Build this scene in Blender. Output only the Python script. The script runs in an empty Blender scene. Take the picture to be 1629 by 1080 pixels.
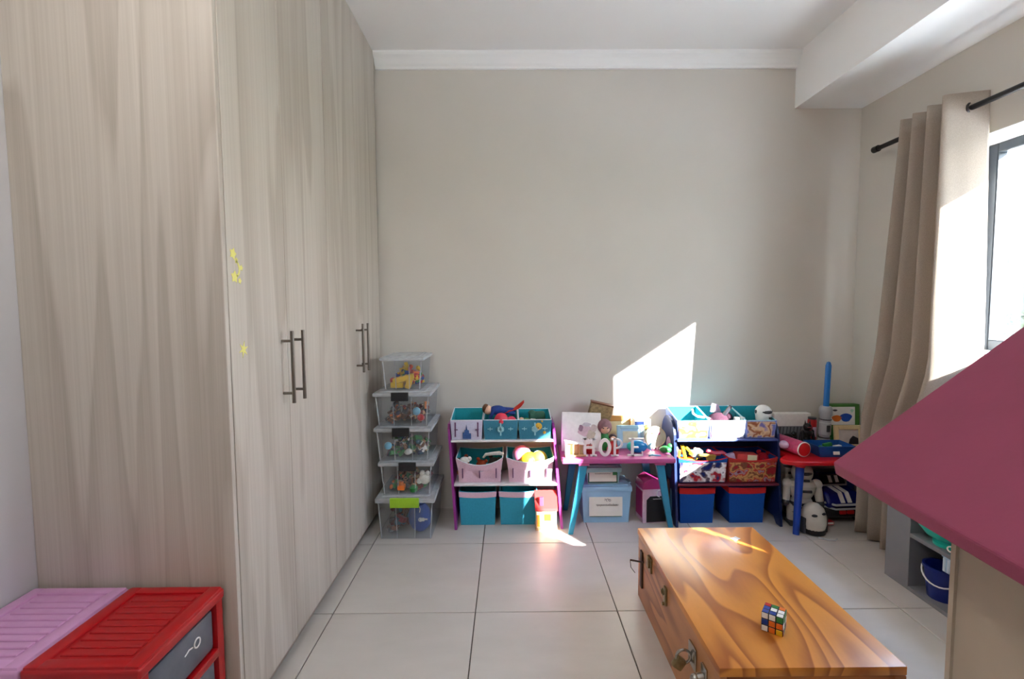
import bpy, bmesh, math, random
from mathutils import Vector, Matrix
random.seed(7)
S = bpy.context.scene
COL = S.collection
R = math.radians

# ------------------------------------------------------------------ camera
cam_d = bpy.data.cameras.new('camera')
cam_d.sensor_fit = 'HORIZONTAL'
cam_d.sensor_width = 36.0
cam_d.lens = 770.0 / 1629.0 * 36.0
cam_d.clip_start = 0.02
cam = bpy.data.objects.new('camera', cam_d)
COL.objects.link(cam)
pitch, yaw, roll = 0.0640, 0.0052, -0.0063
fw = Vector((math.sin(yaw) * math.cos(pitch), math.cos(yaw) * math.cos(pitch), -math.sin(pitch)))
rt = Vector((math.cos(yaw), -math.sin(yaw), 0))
up = rt.cross(fw)
r2 = math.cos(roll) * rt + math.sin(roll) * up
u2 = -math.sin(roll) * rt + math.cos(roll) * up
mw = Matrix((r2, u2, -fw)).transposed().to_4x4()
mw.translation = Vector((0, 0, 1.279))
cam.matrix_world = mw
S.camera = cam

# ------------------------------------------------------------------ world, sun, exposure
S.view_settings.view_transform = 'Standard'
S.view_settings.look = 'None'
S.view_settings.gamma = 1.0
S.view_settings.use_curve_mapping = False
S.view_settings.exposure = 1.34
S.cycles.transparent_max_bounces = 32
S.cycles.max_bounces = 12
S.cycles.diffuse_bounces = 7
S.cycles.caustics_reflective = False
S.cycles.caustics_refractive = False
SKY = 9.0
SUN = 29.0
FILL_LAMP = 23.0  # glow strength of the added fill lamp
w = bpy.data.worlds.new('sky')
S.world = w
w.use_nodes = True
nt = w.node_tree
nt.nodes.clear()
o_ = nt.nodes.new('ShaderNodeOutputWorld')
bg = nt.nodes.new('ShaderNodeBackground')
tc = nt.nodes.new('ShaderNodeTexCoord')
sp = nt.nodes.new('ShaderNodeSeparateXYZ')
cr = nt.nodes.new('ShaderNodeValToRGB')
cr.color_ramp.elements[0].position = 0.0
cr.color_ramp.elements[0].color = (0.93, 0.94, 0.95, 1)
cr.color_ramp.elements[1].position = 0.75
cr.color_ramp.elements[1].color = (0.30, 0.50, 0.86, 1)
e_ = cr.color_ramp.elements.new(0.16)
e_.color = (0.80, 0.87, 0.95, 1)
nt.links.new(tc.outputs['Generated'], sp.inputs[0])
nt.links.new(sp.outputs['Z'], cr.inputs[0])
nt.links.new(cr.outputs[0], bg.inputs[0])
bg.inputs[1].default_value = SKY
nt.links.new(bg.outputs[0], o_.inputs[0])

sun_d = bpy.data.lights.new('sun', 'SUN')
sun_d.energy = SUN
sun_d.angle = R(0.55)
sun_d.color = (1.0, 0.965, 0.92)
sun = bpy.data.objects.new('sun', sun_d)
COL.objects.link(sun)
sun.rotation_euler = Vector((-1.0, 1.0, -0.676)).to_track_quat('-Z', 'Y').to_euler()
sun.location = (6, -4, 5)

# ------------------------------------------------------------------ materials
def lin(c):
    return tuple((v / 255 / 12.92 if v / 255 <= 0.04045 else ((v / 255 + 0.055) / 1.055) ** 2.4) for v in c)

MATS = {}
def mat(name, rgb, rough=0.55, var=0.06, scale=30.0, metal=0.0, bump=0.0, bscale=200.0, spec=0.5, coat=0.0):
    """plain procedural surface: a colour with a slight noise variation, optional fine relief"""
    if name in MATS:
        return MATS[name]
    m = bpy.data.materials.new(name)
    m.use_nodes = True
    n = m.node_tree.nodes
    l = m.node_tree.links
    b = n['Principled BSDF']
    b.inputs['Roughness'].default_value = rough
    b.inputs['Metallic'].default_value = metal
    b.inputs['Specular IOR Level'].default_value = spec
    if coat:
        b.inputs['Coat Weight'].default_value = coat
        b.inputs['Coat Roughness'].default_value = 0.15
    c = lin(rgb)
    t = n.new('ShaderNodeTexCoord')
    nz = n.new('ShaderNodeTexNoise')
    nz.inputs['Scale'].default_value = scale
    nz.inputs['Detail'].default_value = 3
    l.new(t.outputs['Object'], nz.inputs['Vector'])
    r = n.new('ShaderNodeValToRGB')
    r.color_ramp.elements[0].position = 0.3
    r.color_ramp.elements[1].position = 0.7
    r.color_ramp.elements[0].color = (*[max(0, v * (1 - var)) for v in c], 1)
    r.color_ramp.elements[1].color = (*[min(1, v * (1 + var)) for v in c], 1)
    l.new(nz.outputs['Fac'], r.inputs[0])
    l.new(r.outputs[0], b.inputs['Base Color'])
    if bump:
        n2 = n.new('ShaderNodeTexNoise')
        n2.inputs['Scale'].default_value = bscale
        n2.inputs['Detail'].default_value = 4
        l.new(t.outputs['Object'], n2.inputs['Vector'])
        bp = n.new('ShaderNodeBump')
        bp.inputs['Strength'].default_value = bump
        bp.inputs['Distance'].default_value = 0.004
        l.new(n2.outputs['Fac'], bp.inputs['Height'])
        l.new(bp.outputs[0], b.inputs['Normal'])
    MATS[name] = m
    return m

def wood(name, dark, light, stretch, scale, distort, rough=0.4, fine=0.35, coat=0.0, rings=0.0, bump=0.05):
    """grain: noise stretched along one axis, with a slow ring figure mixed in"""
    if name in MATS:
        return MATS[name]
    m = bpy.data.materials.new(name)
    m.use_nodes = True
    n = m.node_tree.nodes
    l = m.node_tree.links
    b = n['Principled BSDF']
    b.inputs['Roughness'].default_value = rough
    if coat:
        b.inputs['Coat Weight'].default_value = coat
        b.inputs['Coat Roughness'].default_value = 0.12
    t = n.new('ShaderNodeTexCoord')
    oi = n.new('ShaderNodeObjectInfo')
    ofs = n.new('ShaderNodeVectorMath')
    ofs.operation = 'ADD'
    sc = n.new('ShaderNodeVectorMath')
    sc.operation = 'SCALE'
    cmb = n.new('ShaderNodeCombineXYZ')
    for k in range(3):
        l.new(oi.outputs['Random'], cmb.inputs[k])
    l.new(cmb.outputs[0], sc.inputs[0])
    sc.inputs['Scale'].default_value = 7.3
    l.new(t.outputs['Object'], ofs.inputs[0])
    l.new(sc.outputs[0], ofs.inputs[1])
    mp = n.new('ShaderNodeMapping')
    mp.inputs['Scale'].default_value = stretch
    l.new(ofs.outputs[0], mp.inputs['Vector'])
    # slow warp field, banded into growth rings
    nz = n.new('ShaderNodeTexNoise')
    nz.inputs['Scale'].default_value = scale
    nz.inputs['Detail'].default_value = 1.5
    nz.inputs['Roughness'].default_value = 0.35
    nz.inputs['Distortion'].default_value = distort
    l.new(mp.outputs[0], nz.inputs['Vector'])
    mu = n.new('ShaderNodeMath')
    mu.operation = 'MULTIPLY'
    mu.inputs[1].default_value = rings if rings else 1.0
    l.new(nz.outputs['Fac'], mu.inputs[0])
    fr = n.new('ShaderNodeMath')
    fr.operation = 'FRACT'
    l.new(mu.outputs[0], fr.inputs[0])
    band = n.new('ShaderNodeValToRGB')
    el = band.color_ramp.elements
    el[0].position, el[0].color = 0.0, (1, 1, 1, 1)
    el[1].position, el[1].color = 1.0, (1, 1, 1, 1)
    for p, v in ((0.42, 0.75), (0.80, 0.12), (0.90, 0.0), (0.97, 0.75)):
        q = el.new(p)
        q.color = (v, v, v, 1)
    l.new(fr.outputs[0] if rings else nz.outputs['Fac'], band.inputs[0])
    # fine fibre
    mp2 = n.new('ShaderNodeMapping')
    mp2.inputs['Scale'].default_value = tuple(v * 1.0 if v < 0.3 else v * 9 for v in stretch)
    l.new(ofs.outputs[0], mp2.inputs['Vector'])
    nf = n.new('ShaderNodeTexNoise')
    nf.inputs['Scale'].default_value = scale * 2.2
    nf.inputs['Detail'].default_value = 5
    nf.inputs['Roughness'].default_value = 0.65
    l.new(mp2.outputs[0], nf.inputs['Vector'])
    mx = n.new('ShaderNodeMix')
    mx.data_type = 'RGBA'
    mx.inputs[0].default_value = fine
    l.new(band.outputs[0], mx.inputs[6])
    l.new(nf.outputs['Fac'], mx.inputs[7])
    fin = n.new('ShaderNodeValToRGB')
    fin.color_ramp.elements[0].color = (*lin(dark), 1)
    fin.color_ramp.elements[1].color = (*lin(light), 1)
    fin.color_ramp.elements[0].position = 0.15
    fin.color_ramp.elements[1].position = 0.85
    l.new(mx.outputs[2], fin.inputs[0])
    l.new(fin.outputs[0], b.inputs['Base Color'])
    bp = n.new('ShaderNodeBump')
    bp.inputs['Strength'].default_value = bump
    bp.inputs['Distance'].default_value = 0.002
    l.new(nf.outputs['Fac'], bp.inputs['Height'])
    l.new(bp.outputs[0], b.inputs['Normal'])
    MATS[name] = m
    return m

def clear(name, tint, milk, gloss, rgb=(235, 238, 240), rough=0.1):
    """thin clear sheet: transparent, a little milky diffuse, a little gloss"""
    if name in MATS:
        return MATS[name]
    m = bpy.data.materials.new(name)
    m.use_nodes = True
    n = m.node_tree.nodes
    l = m.node_tree.links
    n.clear()
    out = n.new('ShaderNodeOutputMaterial')
    tr = n.new('ShaderNodeBsdfTransparent')
    tr.inputs[0].default_value = (*lin(tint), 1)
    df = n.new('ShaderNodeBsdfDiffuse')
    df.inputs[0].default_value = (*lin(rgb), 1)
    gl = n.new('ShaderNodeBsdfGlossy')
    gl.inputs['Roughness'].default_value = rough
    nz = n.new('ShaderNodeTexNoise')
    nz.inputs['Scale'].default_value = 9
    mr = n.new('ShaderNodeMapRange')
    mr.inputs['To Min'].default_value = milk * 0.6
    mr.inputs['To Max'].default_value = milk * 1.4
    l.new(nz.outputs['Fac'], mr.inputs['Value'])
    a = n.new('ShaderNodeMixShader')
    l.new(mr.outputs[0], a.inputs[0])
    l.new(tr.outputs[0], a.inputs[1])
    l.new(df.outputs[0], a.inputs[2])
    c = n.new('ShaderNodeMixShader')
    c.inputs[0].default_value = gloss
    l.new(a.outputs[0], c.inputs[1])
    l.new(gl.outputs[0], c.inputs[2])
    l.new(c.outputs[0], out.inputs[0])
    MATS[name] = m
    return m

def fabric(name, rgb, trans=0.12):
    if name in MATS:
        return MATS[name]
    m = mat(name, rgb, 0.9, 0.10, 260, bump=0.25, bscale=700, spec=0.2)
    n = m.node_tree.nodes
    l = m.node_tree.links
    b = n['Principled BSDF']
    out = n['Material Output']
    ts = n.new('ShaderNodeBsdfTranslucent')
    ts.inputs[0].default_value = (*lin(rgb), 1)
    mx = n.new('ShaderNodeMixShader')
    mx.inputs[0].default_value = trans
    l.new(b.outputs[0], mx.inputs[1])
    l.new(ts.outputs[0], mx.inputs[2])
    l.new(mx.outputs[0], out.inputs[0])
    return m

def paint(name):
    """a short way to name plain toy plastics and cloths"""
    table = {
        'white': (232, 230, 226), 'black': (22, 22, 25), 'red': (190, 22, 28), 'blue': (20, 62, 150), 'navy': (16, 34, 74),
        'teal': (34, 128, 146), 'teal_dark': (22, 92, 112), 'sky': (120, 186, 214), 'yellow': (232, 186, 30), 'orange': (226, 112, 34),
        'green': (44, 130, 62), 'lime': (150, 196, 38), 'pink': (226, 120, 158), 'rose': (222, 60, 84), 'lilac': (206, 176, 200),
        'purple': (132, 44, 126), 'brown': (104, 62, 38), 'tan': (190, 150, 108), 'cream': (228, 210, 168), 'grey': (120, 120, 122),
        'dark_grey': (58, 58, 62), 'silver': (170, 172, 176), 'gold': (176, 138, 60), 'skin': (222, 176, 148), 'magenta': (170, 48, 110),
        'pale_blue': (168, 204, 226), 'turquoise': (40, 186, 172), 'maroon': (120, 28, 40), 'ink': (44, 42, 50), 'mint': (170, 214, 190),
        'royal': (16, 70, 170)}
    return mat('plastic_' + name, table[name], 0.38, 0.05, 40)

# ------------------------------------------------------------------ mesh helpers
def B():
    return bmesh.new()

def xf(bm, verts, M):
    bmesh.ops.transform(bm, matrix=M, verts=verts)

def box(bm, x0, x1, y0, y1, z0, z1, bev=0.0, seg=2):
    g = bmesh.ops.create_cube(bm, size=1.0)
    v = g['verts']
    xf(bm, v, Matrix.Translation(((x0 + x1) / 2, (y0 + y1) / 2, (z0 + z1) / 2)) @ Matrix.Diagonal((x1 - x0, y1 - y0, z1 - z0, 1)))
    if bev:
        es = list({e for q in v for e in q.link_edges})
        r = bmesh.ops.bevel(bm, geom=es, offset=bev, segments=seg, affect='EDGES', profile=0.6)
        return [q for q in r['verts']]
    return v

def rbox(bm, c, dim, M3=None, bev=0.0, seg=2):
    """a box of size dim centred at c, turned by M3"""
    t = B()
    box(t, -dim[0] / 2, dim[0] / 2, -dim[1] / 2, dim[1] / 2, -dim[2] / 2, dim[2] / 2, bev, seg)
    join(bm, t, Matrix.Translation(c) @ (M3.to_4x4() if M3 else Matrix.Identity(4)))

def join(bm, other, M=None):
    me = bpy.data.meshes.new('tmp')
    other.to_mesh(me)
    other.free()
    if M is not None:
        me.transform(M)
    bm.from_mesh(me)
    bpy.data.meshes.remove(me)

def cyl(bm, p0, p1, r0, r1=None, n=16, caps=True):
    p0, p1 = Vector(p0), Vector(p1)
    d = p1 - p0
    g = bmesh.ops.create_cone(bm, cap_ends=caps, cap_tris=False, segments=n, radius1=r0, radius2=r0 if r1 is None else r1, depth=d.length)
    q = d.to_track_quat('Z', 'Y').to_matrix().to_4x4()
    xf(bm, g['verts'], Matrix.Translation((p0 + p1) / 2) @ q)
    return g['verts']

def sph(bm, c, r, s=(1, 1, 1), u=16, v=10, M3=None):
    g = bmesh.ops.create_uvsphere(bm, u_segments=u, v_segments=v, radius=r)
    M = Matrix.Translation(c) @ (M3.to_4x4() if M3 else Matrix.Identity(4)) @ Matrix.Diagonal((*s, 1))
    xf(bm, g['verts'], M)
    return g['verts']

def lathe(bm, prof, c=(0, 0, 0), n=24):
    rings = []
    for r, z in prof:
        if r < 1e-6:
            rings.append([bm.verts.new((c[0], c[1], c[2] + z))])
        else:
            rings.append([bm.verts.new((c[0] + r * math.cos(2 * math.pi * k / n), c[1] + r * math.sin(2 * math.pi * k / n), c[2] + z)) for k in range(n)])
    for a, b in zip(rings, rings[1:]):
        for k in range(n):
            k2 = (k + 1) % n
            if len(a) == 1 and len(b) > 1:
                bm.faces.new((a[0], b[k2], b[k]))
            elif len(b) == 1 and len(a) > 1:
                bm.faces.new((a[k], a[k2], b[0]))
            elif len(a) > 1:
                bm.faces.new((a[k], a[k2], b[k2], b[k]))

def prism(bm, poly, a0, a1, axis='y'):
    """extrude a 2-D outline; axis y: poly is (x,z); axis x: poly is (y,z); axis z: poly is (x,y)"""
    def P(p, a):
        return {'y': (p[0], a, p[1]), 'x': (a, p[0], p[1]), 'z': (p[0], p[1], a)}[axis]
    A = [bm.verts.new(P(p, a0)) for p in poly]
    C = [bm.verts.new(P(p, a1)) for p in poly]
    n = len(poly)
    fs = [bm.faces.new(A), bm.faces.new(C[::-1])]
    for k in range(n):
        fs.append(bm.faces.new((A[k], C[k], C[(k + 1) % n], A[(k + 1) % n])))
    bmesh.ops.recalc_face_normals(bm, faces=fs)

def tube(bm, pts, r, n=8, closed=False):
    pts = [Vector(p) for p in pts]
    rings = []
    N = len(pts)
    up0 = None
    for i, p in enumerate(pts):
        a = pts[(i - 1) % N] if closed or i > 0 else p
        b = pts[(i + 1) % N] if closed or i < N - 1 else p
        d = (b - a).normalized()
        if up0 is None:
            up0 = Vector((0, 0, 1)) if abs(d.z) < 0.9 else Vector((1, 0, 0))
        s = d.cross(up0).normalized()
        up0 = s.cross(d).normalized()
        rr = r[i] if isinstance(r, (list, tuple)) else r
        rings.append([bm.verts.new(p + rr * (math.cos(2 * math.pi * k / n) * s + math.sin(2 * math.pi * k / n) * up0)) for k in range(n)])
    m = N if closed else N - 1
    for i in range(m):
        a, b = rings[i], rings[(i + 1) % N]
        for k in range(n):
            bm.faces.new((a[k], a[(k + 1) % n], b[(k + 1) % n], b[k]))
    if not closed:
        bm.faces.new(rings[0][::-1])
        bm.faces.new(rings[-1])

def torus(bm, c, R_, r, M3=None, n=24, k=8, arc=1.0):
    M3 = M3 or Matrix.Identity(3)
    cnt = n if arc >= 1 else n + 1
    pts = [Vector(c) + M3 @ Vector((R_ * math.cos(2 * math.pi * arc * i / n), R_ * math.sin(2 * math.pi * arc * i / n), 0)) for i in range(cnt)]
    tube(bm, pts, r, k, closed=arc >= 1)

def obj(name, bm, m, parent=None, smooth=False, loc=None, rot=None):
    bmesh.ops.recalc_face_normals(bm, faces=bm.faces[:])
    me = bpy.data.meshes.new(name)
    bm.to_mesh(me)
    bm.free()
    me.materials.append(paint(m) if isinstance(m, str) else m)
    if smooth:
        for p in me.polygons:
            p.use_smooth = True
        me.set_sharp_from_angle(angle=R(38))
    o = bpy.data.objects.new(name, me)
    COL.objects.link(o)
    if parent:
        o.parent = parent
    if loc:
        o.location = loc
    if rot:
        o.rotation_euler = rot
    return o

def tag(o, label=None, cat=None, group=None, kind=None):
    if label:
        o['label'] = label
    if cat:
        o['category'] = cat
    if group:
        o['group'] = group
    if kind:
        o['kind'] = kind
    return o

def thing(name, label, cat, loc=(0, 0, 0), rz=0.0, group=None, rot=None):
    o = bpy.data.objects.new(name, None)
    o.empty_display_size = 0.05
    COL.objects.link(o)
    o.location = loc
    o.rotation_euler = rot if rot else (0, 0, rz)
    return tag(o, label, cat, group)

def one(name, bm, m, label, cat, loc=(0, 0, 0), rot=None, group=None, smooth=True):
    return tag(obj(name, bm, m, None, smooth, loc, rot), label, cat, group)

def Rx(a): return Matrix.Rotation(a, 3, 'X')
def Ry(a): return Matrix.Rotation(a, 3, 'Y')
def Rz(a): return Matrix.Rotation(a, 3, 'Z')

def struct(name, bm, m, label=None, cat=None, smooth=False):
    return tag(obj(name, bm, m, None, smooth), label, cat, None, 'structure')

# ------------------------------------------------------------------ room
XL, XR, YB, YF, ZC = -1.38, 2.17, 3.04, -1.6, 2.81
XO = 2.45                                   # outer face of the window wall
WIN = [(0.42, 2.40)]                        # window opening along the wall
ZS, ZH = 1.05, 2.055

M_wall = mat('wall_paint', (208, 203, 195), 0.85, 0.015, 3, bump=0.04, bscale=350, spec=0.2)
M_white = mat('white_paint', (241, 241, 240), 0.8, 0.012, 3, spec=0.2)
M_ceil = mat('ceiling_paint', (240, 239, 238), 0.9, 0.012, 2, spec=0.2)
M_left = mat('side_wall_paint', (196, 194, 196), 0.85, 0.015, 3, spec=0.2)
M_grout = mat('grout', (84, 76, 68), 0.9, 0.08, 60)

bm = B(); box(bm, XL - .1, XO, YF - .1, YB + .1, -.12, -.006)
floor = struct('floor', bm, M_grout, 'pale grey tiled floor of the play room', 'floor')

def tile_material():
    m = bpy.data.materials.new('floor_tile')
    m.use_nodes = True
    n, l = m.node_tree.nodes, m.node_tree.links
    b = n['Principled BSDF']
    t = n.new('ShaderNodeTexCoord')
    oi = n.new('ShaderNodeObjectInfo')
    mp = n.new('ShaderNodeMapping')
    mp.inputs['Scale'].default_value = (1.2, 3.0, 1)
    l.new(t.outputs['Object'], mp.inputs['Vector'])
    cmb = n.new('ShaderNodeCombineXYZ')
    ml = n.new('ShaderNodeMath'); ml.operation = 'MULTIPLY'; ml.inputs[1].default_value = 11.0
    l.new(oi.outputs['Random'], ml.inputs[0])
    l.new(ml.outputs[0], cmb.inputs[0]); l.new(ml.outputs[0], cmb.inputs[1])
    l.new(cmb.outputs[0], mp.inputs['Location'])
    nz = n.new('ShaderNodeTexNoise'); nz.inputs['Scale'].default_value = 2.2; nz.inputs['Detail'].default_value = 6
    nz.inputs['Roughness'].default_value = 0.6; nz.inputs['Distortion'].default_value = 0.25
    l.new(mp.outputs[0], nz.inputs['Vector'])
    cr = n.new('ShaderNodeValToRGB')
    cr.color_ramp.elements[0].position, cr.color_ramp.elements[1].position = 0.22, 0.80
    cr.color_ramp.elements[0].color = (*lin((192, 186, 179)), 1)
    cr.color_ramp.elements[1].color = (*lin((206, 200, 193)), 1)
    l.new(nz.outputs['Fac'], cr.inputs[0])
    l.new(cr.outputs[0], b.inputs['Base Color'])
    mr = n.new('ShaderNodeMapRange'); mr.inputs['To Min'].default_value = 0.26; mr.inputs['To Max'].default_value = 0.40
    l.new(nz.outputs['Fac'], mr.inputs['Value'])
    l.new(mr.outputs[0], b.inputs['Roughness'])
    b.inputs['Specular IOR Level'].default_value = 0.5
    return m
M_tile = tile_material()
TX, TY, T, G = -0.7517, 1.967, 0.6, 0.0045
cache = {}
for i in range(-2, 6):
    for j in range(-6, 3):
        x0, x1 = max(XL, TX + i * T + G / 2), min(XR, TX + (i + 1) * T - G / 2)
        y0, y1 = max(YF, TY + j * T + G / 2), min(YB, TY + (j + 1) * T - G / 2)
        if x1 - x0 < 0.02 or y1 - y0 < 0.02:
            continue
        key = (round(x1 - x0, 4), round(y1 - y0, 4))
        if key in cache:
            o = bpy.data.objects.new('tile', cache[key]); COL.objects.link(o); o.parent = floor
        else:
            bm = B(); box(bm, 0, key[0], 0, key[1], -.01, 0, 0.0012, 1)
            o = obj('tile', bm, M_tile, floor); cache[key] = o.data
        o.location = (x0, y0, 0)

bm = B(); box(bm, XL - .1, XO, YF - .1, YB + .1, ZC, ZC + .1)
struct('ceiling', bm, M_ceil, 'plain white painted ceiling above the room', 'ceiling')
bm = B(); box(bm, XL - .1, XO, YB, YB + .1, -.1, ZC)
struct('wall_back', bm, M_wall, 'greige painted wall behind the toy shelves', 'wall')
bm = B(); box(bm, XL - .1, XL, YF - .1, YB, -.1, ZC)
struct('wall_left', bm, M_left, 'pale grey wall beside the wardrobe end panel', 'wall')
bm = B(); box(bm, XL, XR, YF - .1, YF, -.1, ZC)
struct('wall_front', bm, M_wall, 'greige painted wall facing the toy shelves', 'wall')
bm = B()
ys = [YF - .1, WIN[0][0], WIN[0][1], YB]
for k in (0, 2):
    box(bm, XR, XO, ys[k], ys[k + 1], -.1, ZC)
for a, b in WIN:
    box(bm, XR, XO, a, b, -.1, ZS)
    box(bm, XR, XO, a, b, ZH, ZC)
struct('wall_right', bm, M_wall, 'greige painted wall with the window and the curtain', 'wall')
# white painted reveals lining the openings
for k, (a, b) in enumerate(WIN):
    bm = B(); t = .004
    box(bm, XR - .002, XO + .01, a, a + t, ZS, ZH)
    box(bm, XR - .002, XO + .01, b - t, b, ZS, ZH)
    box(bm, XR - .002, XO + .01, a, b, ZH - t, ZH)
    box(bm, XR - .02, XO + .03, a, b, ZS, ZS + .012)
    struct('trim_%d' % (k + 3), bm, M_white, 'white window reveal beside the curtain', 'reveal')
# cornice along the back wall, bulkhead along the window wall
bm = B()
prof = [(YB, 2.725), (YB - .018, 2.725), (YB - .02, 2.738), (YB - .032, 2.748), (YB - .045, 2.775), (YB - .062, 2.79), (YB - .066, 2.80), (YB - .066, ZC), (YB, ZC)]
prism(bm, prof, -0.80, 1.757, 'x')
struct('trim_1', bm, M_white, 'white plaster cornice along the top of the back wall', 'cornice')
bm = B(); box(bm, 1.757, XR, YF, YB, 2.49, ZC)
struct('trim_2', bm, M_white, 'white boxed bulkhead running along the ceiling above the curtain', 'bulkhead')

# windows
M_frame = mat('window_frame_paint', (27, 32, 37), 0.4, 0.04, 20)
M_glass = clear('window_glass', (248, 251, 252), 0.0, 0.04, rough=0.02)
for k, (a, b) in enumerate(WIN):
    wroot = bpy.data.objects.new('window_%d' % (k + 1), None); COL.objects.link(wroot)
    tag(wroot, 'wide dark grey framed window beside the beige curtain', 'window', None, 'structure')
    a2, b2, z0, z1, f = a + .004, b - .004, ZS + .012, ZH - .004, .05
    for nm, bxs in (('stile', (a2, a2 + f, z0, z1)), ('stile', (b2 - f, b2, z0, z1)), ('rail', (a2 + f, b2 - f, z0, z0 + f)), ('rail', (a2 + f, b2 - f, z1 - f + .004, z1))):
        bm = B(); box(bm, 2.335, 2.385, *bxs, 0.004, 1); obj(nm, bm, M_frame, wroot)
    ym = 1.10
    bm = B(); box(bm, 2.335, 2.385, ym - f / 2, ym + f / 2, z0 + f, z1 - f + .004, 0.004, 1); obj('mullion', bm, M_frame, wroot)
    for ya, yb in ((a2 + f, ym - f / 2), (ym + f / 2, b2 - f)):
        bm = B(); box(bm, 2.357, 2.363, ya, yb, z0 + f, z1 - f + .004); obj('pane', bm, M_glass, wroot)

# unseen globe lamp, added to brighten the room, over its near end
def fill_lamp(x, y, z):
    t = thing('fill_lamp', 'unseen white globe lamp added to brighten the room', 'lamp', (x, y, ZC))
    bm = B(); lathe(bm, [(0, 0), (.055, 0), (.055, -.012), (.02, -.03), (0, -.03)]); obj('ceiling_rose', bm, 'white', t, True)
    bm = B(); cyl(bm, (0, 0, -.02), (0, 0, z - ZC + .10), .004, n=8); obj('cord', bm, 'white', t, True)
    bm = B(); cyl(bm, (0, 0, z - ZC + .10), (0, 0, z - ZC + .135), .035, .022, 16); obj('cap', bm, 'silver', t, True)
    bm = B(); sph(bm, (0, 0, z - ZC), .11, u=24, v=16)
    m = bpy.data.materials.new('fill_lamp_glass'); m.use_nodes = True
    pb = m.node_tree.nodes['Principled BSDF']
    pb.inputs['Base Color'].default_value = (.9, .9, .9, 1)
    pb.inputs['Emission Color'].default_value = (1, .97, .93, 1)
    pb.inputs['Emission Strength'].default_value = FILL_LAMP
    obj('globe', bm, m, t, True)
fill_lamp(-0.45, 0.45, 2.44)

# ------------------------------------------------------------------ outside
M_lawn = mat('lawn_grass', (92, 110, 66), 0.9, 0.25, 8, bump=0.4, bscale=40)
bm = B(); box(bm, XO, 9.0, -12, 30, -.5, -.145)
struct('patio', bm, mat('bounce_paving', (214, 208, 198), .9, .05, 3), 'pale paving added outside the window to bounce sunlight in', 'patio')  # pale paving added to throw sunlight up to the ceiling
bm = B(); box(bm, 9.0, 40, -25, 40, -.5, -.15)
struct('ground', bm, M_lawn, 'sunny green lawn outside the window', 'lawn')
hs = thing('neighbour_house', 'pale house with a brown pitched roof beyond the hedge', 'house', (13.6, 12.4, -.15))
bm = B(); box(bm, -1.6, 3.5, -3.4, 3.0, 0, 2.75); obj('wall', bm, mat('house_plaster', (48, 60, 58), .9, .03, 4), hs)
bm = B(); prism(bm, [(-1.95, 2.65), (1.0, 3.75), (4.0, 2.65), (4.0, 2.52), (1.0, 3.6), (-1.95, 2.52)], -3.7, 3.3, 'y')
obj('roof', bm, mat('roof_tile', (46, 41, 39), .9, .12, 30), hs)
for y in (-2.4, -.2, 1.6):
    bm = B(); box(bm, -1.66, -1.6, y - .45, y + .45, 1.0, 2.0, .01, 1); f = obj('window', bm, 'white', hs)
    bm = B(); box(bm, -1.675, -1.66, y - .38, y + .38, 1.07, 1.93); obj('pane', bm, mat('far_glass', (150, 170, 180), .1, .03, 5), f)
def bush(x, y, r, h, label):
    rnd = random.Random(int(x * 100 + y * 10))
    bm = B()
    for k in range(420):
        a, q = rnd.uniform(0, 6.283), math.sqrt(rnd.random())
        z = rnd.random()
        rr = r * (1 - .35 * z) * q
        c = (rr * math.cos(a), rr * math.sin(a), .1 + h * z)
        n = Vector((rnd.uniform(-1, 1), rnd.uniform(-1, 1), rnd.uniform(-.2, 1))).normalized()
        s = n.orthogonal().normalized() * .09
        t2 = n.cross(s).normalized() * .05
        c = Vector(c)
        bm.faces.new([bm.verts.new(c + v) for v in (-s, -t2, s, t2)])
    t = thing('garden_shrub', label, 'shrub', (x, y, -.15))
    obj('foliage', bm, mat('leaf_green', (40, 58, 32), .8, .3, 6), t)
    bm = B(); cyl(bm, (0, 0, 0), (0, 0, h * .6), .04, .02, 8); obj('stem', bm, 'brown', t)
for k, (x, y, r, h, lb) in enumerate(((9.4, 8.6, .62, 1.3, 'rounded green shrub outside nearest the window jamb'), (9.6, 10.2, .62, 1.5, 'taller green shrub in the hedge before the pale house'),
                                  (11.2, 10.8, .62, 1.2, 'low green shrub at the far end of the hedge'), (9.2, 7.0, .62, 1.2, 'green shrub at the near end of the hedge'))):
    bush(x, y, r, h, lb)

# ------------------------------------------------------------------ wardrobe
M_ash = wood('ash_laminate', (162, 151, 138), (204, 196, 186), (3.7, 3.7, 0.26), 1.4, 0.55, 0.5, 0.70, rings=5.0, bump=0.03)
M_steel = mat('brushed_steel', (124, 116, 108), 0.32, 0.05, 80, metal=1.0)
XD = -0.80
wd = thing('wardrobe', 'tall built-in wardrobe with pale ash doors and steel bar handles', 'wardrobe', (XL, 1.37, 0))
LX = XD - XL
def wl(x): return x - XL
def wy(y): return y - 1.37
bm = B(); box(bm, 0, wl(XD) - .001, 0, .018, 0, ZC, .0015, 1); obj('end_panel', bm, M_ash, wd)
bm = B(); box(bm, 0, wl(-.845), .018, wy(YB), .06, ZC); obj('carcass', bm, M_ash, wd)
bm = B(); box(bm, 0, wl(-.835), .018, wy(YB), 0, .06); obj('plinth', bm, mat('plinth_grey', (150, 138, 126), .6, .05, 20), wd)
M_stick = mat('yellow_sticker', (226, 220, 124), 0.6, 0.05, 60)
edges = [1.3895, 1.745, 2.157, 2.57, 2.992]
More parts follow.
